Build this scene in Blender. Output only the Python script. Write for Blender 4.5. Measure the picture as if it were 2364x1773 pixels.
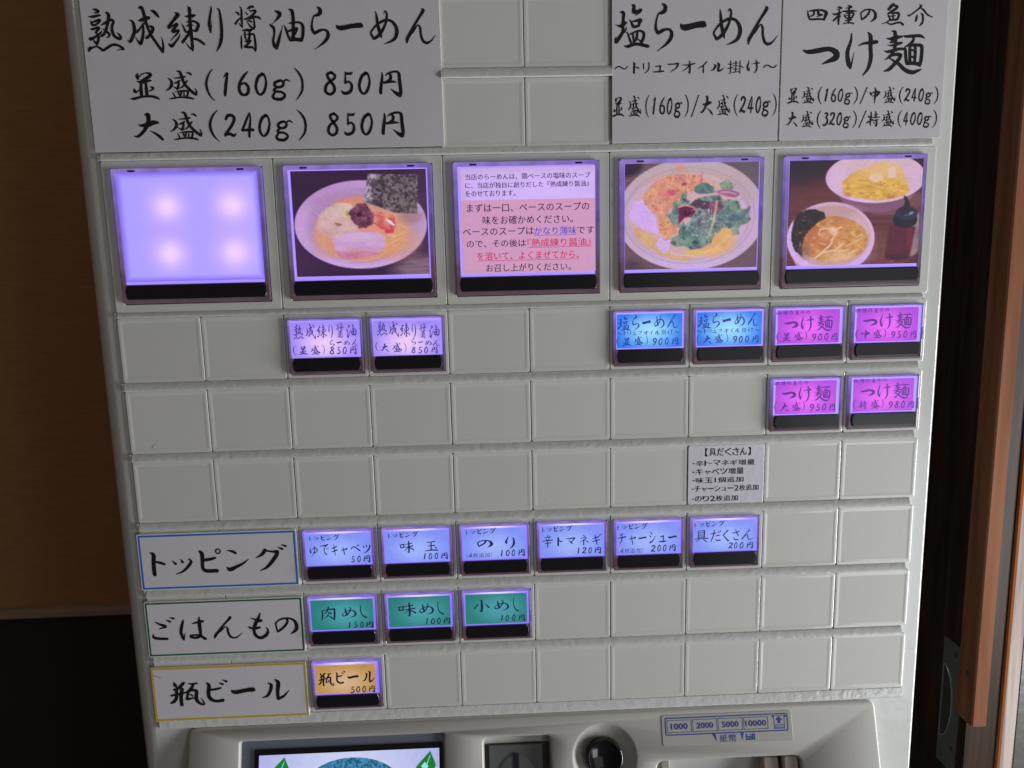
import bpy, bmesh, math, random, json
import numpy as np
from mathutils import Vector, Matrix
random.seed(7); rng = np.random.default_rng(7)
for o in list(bpy.data.objects): bpy.data.objects.remove(o)
SC = bpy.context.scene; COL = SC.collection
PI = math.pi
ZO = 1.45          # world height of the top edge of the first small-button row

def P(x, y, z=0.0):
    """panel millimetres (x right, y down, z into the machine) -> world metres"""
    return Vector((x/1000.0, z/1000.0, ZO - y/1000.0))

# ------------------------------------------------------------------ camera
Rr = [[0.9990866973455377, 0.023135157662651083, -0.035924026320975196],
      [-0.028516571101769972, 0.9871288716391484, -0.15736389658691488],
      [0.031821005009011576, 0.15824460577328955, 0.9868870595888216]]
w_ = lambda v: Vector((v[0], v[2], -v[1]))
cr, cu, cb = w_(Rr[0]), -w_(Rr[1]), -w_(Rr[2])
cam_d = bpy.data.cameras.new('camera'); cam = bpy.data.objects.new('camera', cam_d); COL.objects.link(cam)
M = Matrix.Identity(4)
for i, v in enumerate((cr, cu, cb)):
    for j in range(3): M[j][i] = v[j]
M.translation = P(-21.039, -21.664, -368.62)
cam.matrix_world = M
cam_d.sensor_width = 36.0; cam_d.lens = 1724.011/2364*36.0
cam_d.clip_start = 0.01; cam_d.clip_end = 50
SC.camera = cam

# ------------------------------------------------------------------ world and lamps
W = bpy.data.worlds.new('World'); SC.world = W; W.use_nodes = True
bg = W.node_tree.nodes['Background']; bg.inputs['Color'].default_value = (0.9, 0.86, 0.86, 1); bg.inputs['Strength'].default_value = 0.034
def area(name, loc, target, sx, sy, power, col):
    d = bpy.data.lights.new(name, 'AREA'); d.shape = 'RECTANGLE'; d.size = sx; d.size_y = sy; d.energy = power; d.color = col
    o = bpy.data.objects.new(name, d); COL.objects.link(o); o.location = loc
    o.rotation_euler = (target - loc).to_track_quat('-Z', 'Y').to_euler(); return o
# daylight from the shop's glazed front on the right, a dim ceiling panel, two warm bulbs far left
area('window_light', P(1150, 430, -310), P(0, 100, 0), 0.4, 0.8, 24.0, (0.96, 0.98, 1.0))
area('glazing_light', P(1200, 900, -1650), P(100, 200, 0), 0.45, 0.8, 4.2, (0.92, 0.96, 1.0))
area('far_wall_light', P(860, -50, -1650), P(100, 100, 0), 0.8, 1.0, 1.2, (0.98, 0.96, 1.0))
area('ceiling_light', P(-50, -1000, -700), P(0, 50, 0), 0.6, 0.6, 0.7, (1.0, 0.97, 0.92))
area('warm_bulb_light', P(-1350, -700, -900), P(-200, 0, 0), 0.05, 0.16, 0.8, (1.0, 0.6, 0.3))
SC.view_settings.view_transform = 'Standard'; SC.view_settings.look = 'None'
SC.view_settings.exposure = 0.0; SC.view_settings.gamma = 1.0

# ------------------------------------------------------------------ materials
def lin(c): 
    return tuple(((v/255)/12.92 if v/255 <= 0.04045 else ((v/255+0.055)/1.055)**2.4) for v in c)
def mat(name, col, rough=0.4, spec=0.5, metal=0.0, noise=None, bump=None, emis=None, estr=1.0, coat=0.0, vary=0.0):
    """noise=(scale, amount[, stretch xyz]) darkens in cloudy patches; bump=(scale, strength, distance)"""
    m = bpy.data.materials.new(name); m.use_nodes = True; nt = m.node_tree; b = nt.nodes['Principled BSDF']
    b.inputs['Base Color'].default_value = (*col, 1); b.inputs['Roughness'].default_value = rough
    b.inputs['Specular IOR Level'].default_value = spec; b.inputs['Metallic'].default_value = metal
    b.inputs['Coat Weight'].default_value = coat; b.inputs['Coat Roughness'].default_value = 0.08
    tc = nt.nodes.new('ShaderNodeTexCoord'); src = None
    if noise:
        mp = nt.nodes.new('ShaderNodeMapping'); nt.links.new(tc.outputs['Object'], mp.inputs[0])
        if len(noise) > 2: mp.inputs['Scale'].default_value = noise[2]
        n = nt.nodes.new('ShaderNodeTexNoise'); n.inputs['Scale'].default_value = noise[0]; n.inputs['Detail'].default_value = 6
        nt.links.new(mp.outputs[0], n.inputs['Vector'])
        mx = nt.nodes.new('ShaderNodeMix'); mx.data_type = 'RGBA'
        mx.inputs[6].default_value = (*[c*(1-noise[1]) for c in col], 1); mx.inputs[7].default_value = (*[min(1, c*(1+noise[1])) for c in col], 1)
        nt.links.new(n.outputs[0], mx.inputs[0]); nt.links.new(mx.outputs[2], b.inputs['Base Color']); src = mx
    if vary:
        oi = nt.nodes.new('ShaderNodeObjectInfo'); h = nt.nodes.new('ShaderNodeHueSaturation')
        mr = nt.nodes.new('ShaderNodeMapRange'); mr.inputs[3].default_value = 1-vary; mr.inputs[4].default_value = 1+vary
        nt.links.new(oi.outputs['Random'], mr.inputs[0]); nt.links.new(mr.outputs[0], h.inputs['Value'])
        if src: nt.links.new(src.outputs[2], h.inputs['Color'])
        else: h.inputs['Color'].default_value = (*col, 1)
        nt.links.new(h.outputs[0], b.inputs['Base Color'])
    if bump:
        n = nt.nodes.new('ShaderNodeTexNoise'); n.inputs['Scale'].default_value = bump[0]; n.inputs['Detail'].default_value = 3
        nt.links.new(tc.outputs['Object'], n.inputs['Vector'])
        bp = nt.nodes.new('ShaderNodeBump'); bp.inputs['Strength'].default_value = bump[1]; bp.inputs['Distance'].default_value = bump[2]
        nt.links.new(n.outputs[0], bp.inputs['Height']); nt.links.new(bp.outputs[0], b.inputs['Normal'])
    if emis:
        b.inputs['Emission Color'].default_value = (*emis, 1); b.inputs['Emission Strength'].default_value = estr
    return m
def glow_card(name, centre, edge, base, cx=0.5, cz=0.5, rough=0.3):
    """printed card lit from behind by a lamp behind its middle"""
    m = mat(name, base, rough); nt = m.node_tree; b = nt.nodes['Principled BSDF']
    tc = nt.nodes.new('ShaderNodeTexCoord'); mp = nt.nodes.new('ShaderNodeMapping')
    mp.inputs['Location'].default_value = (-cx*1.25, 0, -cz); mp.inputs['Scale'].default_value = (1.25, 0, 1.0)
    nt.links.new(tc.outputs['Generated'], mp.inputs[0])
    ln = nt.nodes.new('ShaderNodeVectorMath'); ln.operation = 'LENGTH'; nt.links.new(mp.outputs[0], ln.inputs[0])
    rp = nt.nodes.new('ShaderNodeValToRGB'); rp.color_ramp.interpolation = 'EASE'
    rp.color_ramp.elements[0].position = 0.0; rp.color_ramp.elements[0].color = (*lin(centre), 1)
    rp.color_ramp.elements[1].position = 0.72; rp.color_ramp.elements[1].color = (*lin(edge), 1)
    nt.links.new(ln.outputs['Value'], rp.inputs[0])
    n = nt.nodes.new('ShaderNodeTexNoise'); n.inputs['Scale'].default_value = 300; nt.links.new(tc.outputs['Object'], n.inputs['Vector'])
    mr = nt.nodes.new('ShaderNodeMapRange'); mr.inputs[3].default_value = 0.86; mr.inputs[4].default_value = 1.06
    nt.links.new(n.outputs[0], mr.inputs[0]); nt.links.new(rp.outputs[0], b.inputs['Emission Color']); nt.links.new(mr.outputs[0], b.inputs['Emission Strength'])
    return m
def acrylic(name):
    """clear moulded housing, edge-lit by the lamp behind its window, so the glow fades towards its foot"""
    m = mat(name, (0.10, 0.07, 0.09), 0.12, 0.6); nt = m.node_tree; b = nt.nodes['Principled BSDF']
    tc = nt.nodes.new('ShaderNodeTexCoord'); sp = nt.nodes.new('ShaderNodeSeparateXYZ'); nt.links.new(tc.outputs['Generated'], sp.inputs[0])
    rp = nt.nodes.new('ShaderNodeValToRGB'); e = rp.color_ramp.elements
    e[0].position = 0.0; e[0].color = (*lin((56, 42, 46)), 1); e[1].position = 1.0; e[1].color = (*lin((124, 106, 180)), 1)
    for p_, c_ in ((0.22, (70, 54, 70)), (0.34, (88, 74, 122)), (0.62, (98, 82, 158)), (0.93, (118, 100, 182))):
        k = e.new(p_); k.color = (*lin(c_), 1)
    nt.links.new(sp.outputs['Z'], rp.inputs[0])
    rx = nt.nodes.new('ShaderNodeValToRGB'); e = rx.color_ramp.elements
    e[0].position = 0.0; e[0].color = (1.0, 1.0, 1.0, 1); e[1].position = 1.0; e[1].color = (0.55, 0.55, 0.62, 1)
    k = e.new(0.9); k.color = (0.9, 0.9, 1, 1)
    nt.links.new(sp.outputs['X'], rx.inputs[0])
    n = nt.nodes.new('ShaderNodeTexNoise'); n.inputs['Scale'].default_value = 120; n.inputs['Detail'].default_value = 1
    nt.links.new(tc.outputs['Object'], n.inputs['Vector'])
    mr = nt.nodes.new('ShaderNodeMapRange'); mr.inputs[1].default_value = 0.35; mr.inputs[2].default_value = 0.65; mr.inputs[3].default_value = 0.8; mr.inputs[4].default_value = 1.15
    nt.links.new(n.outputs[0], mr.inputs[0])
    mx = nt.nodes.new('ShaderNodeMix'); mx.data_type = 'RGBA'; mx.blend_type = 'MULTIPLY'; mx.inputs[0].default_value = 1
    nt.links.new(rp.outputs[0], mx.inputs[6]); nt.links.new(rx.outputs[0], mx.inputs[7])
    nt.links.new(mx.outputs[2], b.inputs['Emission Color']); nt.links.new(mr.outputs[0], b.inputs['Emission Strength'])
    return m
def painted(name, base=0.02, rough=0.22):
    """backlit print whose picture is stored as a colour per vertex"""
    m = mat(name, (base, base, base), rough); nt = m.node_tree; b = nt.nodes['Principled BSDF']
    a = nt.nodes.new('ShaderNodeAttribute'); a.attribute_name = 'print'
    nt.links.new(a.outputs['Color'], b.inputs['Emission Color']); b.inputs['Emission Strength'].default_value = 1.0
    return m
MT = dict(
 tile = mat('tile_plastic', (0.585, 0.585, 0.55), 0.10, 0.5, noise=(28, 0.035), bump=(140, 0.05, 0.0008), vary=0.012),
 tile_in = mat('tile_insert_plastic', (0.555, 0.552, 0.512), 0.45, 0.4, noise=(30, 0.04), bump=(500, 0.04, 0.0005), vary=0.02),
 cab = mat('cabinet_plastic', (0.60, 0.605, 0.58), 0.16, 0.5, noise=(9, 0.05), bump=(110, 0.10, 0.0015)),
 rail = mat('rail_plastic', (0.60, 0.605, 0.585), 0.11, 0.55, noise=(40, 0.04), bump=(260, 0.22, 0.0012)),
 bezel = mat('bezel_plastic', (0.43, 0.42, 0.385), 0.36, 0.45, noise=(14, 0.05), bump=(600, 0.06, 0.0004)),
 paper = mat('laminated_paper', (0.565, 0.54, 0.57), 0.30, 0.5, noise=(12, 0.04), bump=(22, 0.12, 0.003), coat=0.15),
 board = mat('sign_board', (0.60, 0.575, 0.61), 0.38, 0.4, noise=(15, 0.03)),
 board_edge = mat('sign_board_edge', (0.62, 0.60, 0.56), 0.4),
 ink = mat('black_ink', (0.012, 0.012, 0.011), 0.38, 0.4, noise=(60, 0.4)),
 blue = mat('blue_border_print', (0.012, 0.16, 0.50), 0.4), green = mat('green_border_print', (0.008, 0.10, 0.04), 0.4),
 yellow = mat('yellow_border_print', (0.55, 0.38, 0.01), 0.4), navy = mat('navy_print', (0.010, 0.055, 0.27), 0.4),
 bar = mat('black_press_bar', (0.010, 0.010, 0.012), 0.22, 0.55, noise=(90, 0.3), bump=(900, 0.05, 0.0002)),
 dark = mat('dark_slot', (0.01, 0.008, 0.02), 0.5), gap = mat('gap_shadow_plastic', (0.10, 0.09, 0.08), 0.6),
 acrylic = acrylic('lit_acrylic'),
 strip = mat('lit_diffuser', (0.3, 0.25, 0.4), 0.3, emis=lin((152, 126, 255)), estr=1.05),
 strip_hot = glow_card('bright_diffuser', (226, 206, 255), (134, 104, 255), (0.2, 0.2, 0.3), 0.5, 0.9),
 violet = glow_card('violet_white_card', (242, 206, 252), (160, 136, 246), (0.04,)*3, 0.5, 0.35),
 cyan = glow_card('cyan_card', (158, 226, 255), (24, 122, 238), (0.03,)*3, 0.5, 0.5),
 magenta = glow_card('magenta_card', (238, 100, 250), (178, 62, 222), (0.03,)*3, 0.5, 0.45),
 peri = glow_card('pale_blue_card', (160, 182, 254), (126, 144, 246), (0.03,)*3, 0.5, 0.4),
 teal = glow_card('teal_card', (74, 160, 172), (34, 124, 120), (0.02,)*3, 0.55, 0.5),
 amber = glow_card('amber_card', (214, 176, 136), (186, 142, 74), (0.03,)*3, 0.5, 0.4),
 pic = painted('backlit_print'),
 ink_v = mat('violet_lit_ink', (0.01,)*3, 0.4, emis=lin((62, 50, 150))), ink_c = mat('blue_lit_ink', (0.01,)*3, 0.4, emis=lin((32, 56, 160))),
 ink_m = mat('plum_lit_ink', (0.01,)*3, 0.4, emis=lin((86, 34, 142))), ink_p = mat('navy_lit_ink', (0.01,)*3, 0.4, emis=lin((22, 26, 84))),
 ink_t = mat('teal_lit_ink', (0.01,)*3, 0.4, emis=lin((24, 26, 66))), ink_a = mat('amber_lit_ink', (0.01,)*3, 0.4, emis=lin((10, 12, 34))),
 ink_d = mat('dark_lit_ink', (0.01,)*3, 0.4, emis=lin((46, 18, 62))), ink_b = mat('blue_text_lit_ink', (0.01,)*3, 0.4, emis=lin((74, 62, 196))),
 ink_r = mat('red_text_lit_ink', (0.01,)*3, 0.4, emis=lin((196, 28, 82))),
)

# ------------------------------------------------------------------ mesh helpers
def new_obj(name, me, parent=None, loc=None):
    o = bpy.data.objects.new(name, me); COL.objects.link(o)
    if parent is not None: o.parent = parent
    if loc is not None: o.location = loc
    return o
def tag(o, label=None, cat=None, group=None, kind=None):
    if label: o['label'] = label
    if cat: o['category'] = cat
    if group: o['group'] = group
    if kind: o['kind'] = kind
    return o
def empty(name, loc=(0, 0, 0)):
    o = bpy.data.objects.new(name, None); COL.objects.link(o); o.location = loc; o.empty_display_size = 0.02; return o
class MB:
    """collects faces; points given in mm by a mapping function f(x, y, z)"""
    def __init__(s, f=None): s.v = []; s.f = []; s.m = []; s.map = f or (lambda x, y, z: (x/1000, z/1000, -y/1000))
    def add(s, pts, faces, mi=0):
        n = len(s.v); s.v += [tuple(s.map(*p)) for p in pts]; s.f += [tuple(n+i for i in f) for f in faces]; s.m += [mi]*len(faces)
    def loft(s, rings, cap0=False, cap1=True, mi=0, mcap=None):
        n = len(rings[0]); pts = [p for r in rings for p in r]; fs = []
        for k in range(len(rings)-1):
            for i in range(n):
                j = (i+1) % n; fs.append((k*n+i, k*n+j, (k+1)*n+j, (k+1)*n+i))
        s.add(pts, fs, mi)
        if cap1: s.add(rings[-1], [tuple(range(n))], mi if mcap is None else mcap)
        if cap0: s.add(rings[0], [tuple(range(n))[::-1]], mi)
    def box(s, x0, x1, y0, y1, z0, z1, mi=0):
        s.loft([[(x0, y0, z), (x0, y1, z), (x1, y1, z), (x1, y0, z)] for z in (z1, z0)], True, True, mi)
    def build(s, name, mats, parent=None, loc=None, smooth=False, flatbig=None):
        me = bpy.data.meshes.new(name); me.from_pydata(s.v, [], s.f)
        for m in (mats if isinstance(mats, (list, tuple)) else [mats]): me.materials.append(m)
        me.polygons.foreach_set('material_index', s.m)
        if smooth: me.polygons.foreach_set('use_smooth', [True]*len(me.polygons))
        me.update()
        bm = bmesh.new(); bm.from_mesh(me); bmesh.ops.remove_doubles(bm, verts=bm.verts, dist=1e-7)
        if not getattr(s, 'flat', False): bmesh.ops.recalc_face_normals(bm, faces=bm.faces)
        bm.to_mesh(me); bm.free()
        if smooth: 
            try: me.set_sharp_from_angle(angle=math.radians(50))
            except Exception: pass
            if flatbig:
                for p_ in me.polygons:
                    if p_.area > flatbig: p_.use_smooth = False
        return new_obj(name, me, parent, loc)
def rr(x0, x1, y0, y1, r, z, n=4):
    """rounded rectangle ring, anticlockwise seen from the front"""
    if not isinstance(r, (tuple, list)): r = (r,)*4     # top-left, bottom-left, bottom-right, top-right
    out = []
    for (cx, cy, a0, q) in ((x0+r[0], y0+r[0], -90, r[0]), (x0+r[1], y1-r[1], 180, r[1]), (x1-r[2], y1-r[2], 90, r[2]), (x1-r[3], y0+r[3], 0, r[3])):
        for k in range(n+1):
            a = math.radians({-90: 270-90*k/n, 180: 180-90*k/n, 90: 90-90*k/n, 0: 0-90*k/n}[a0])
            out.append((cx+q*math.cos(a), cy+q*math.sin(a), z))
    return out
def slab(mb, x0, x1, y0, y1, zb, zf, r=1.0, c=0.3, mi=0, mcap=None, cap0=False):
    """plate with rounded corners and a rounded front edge; front is the smaller z"""
    mb.loft([rr(x0, x1, y0, y1, r, zb), rr(x0, x1, y0, y1, r, zf+c), rr(x0+c*.3, x1-c*.3, y0+c*.3, y1-c*.3, max(.01, r-c*.3), zf+c*.3),
             rr(x0+c, x1-c, y0+c, y1-c, max(.01, r-c), zf)], cap0, True, mi, mcap)

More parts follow.
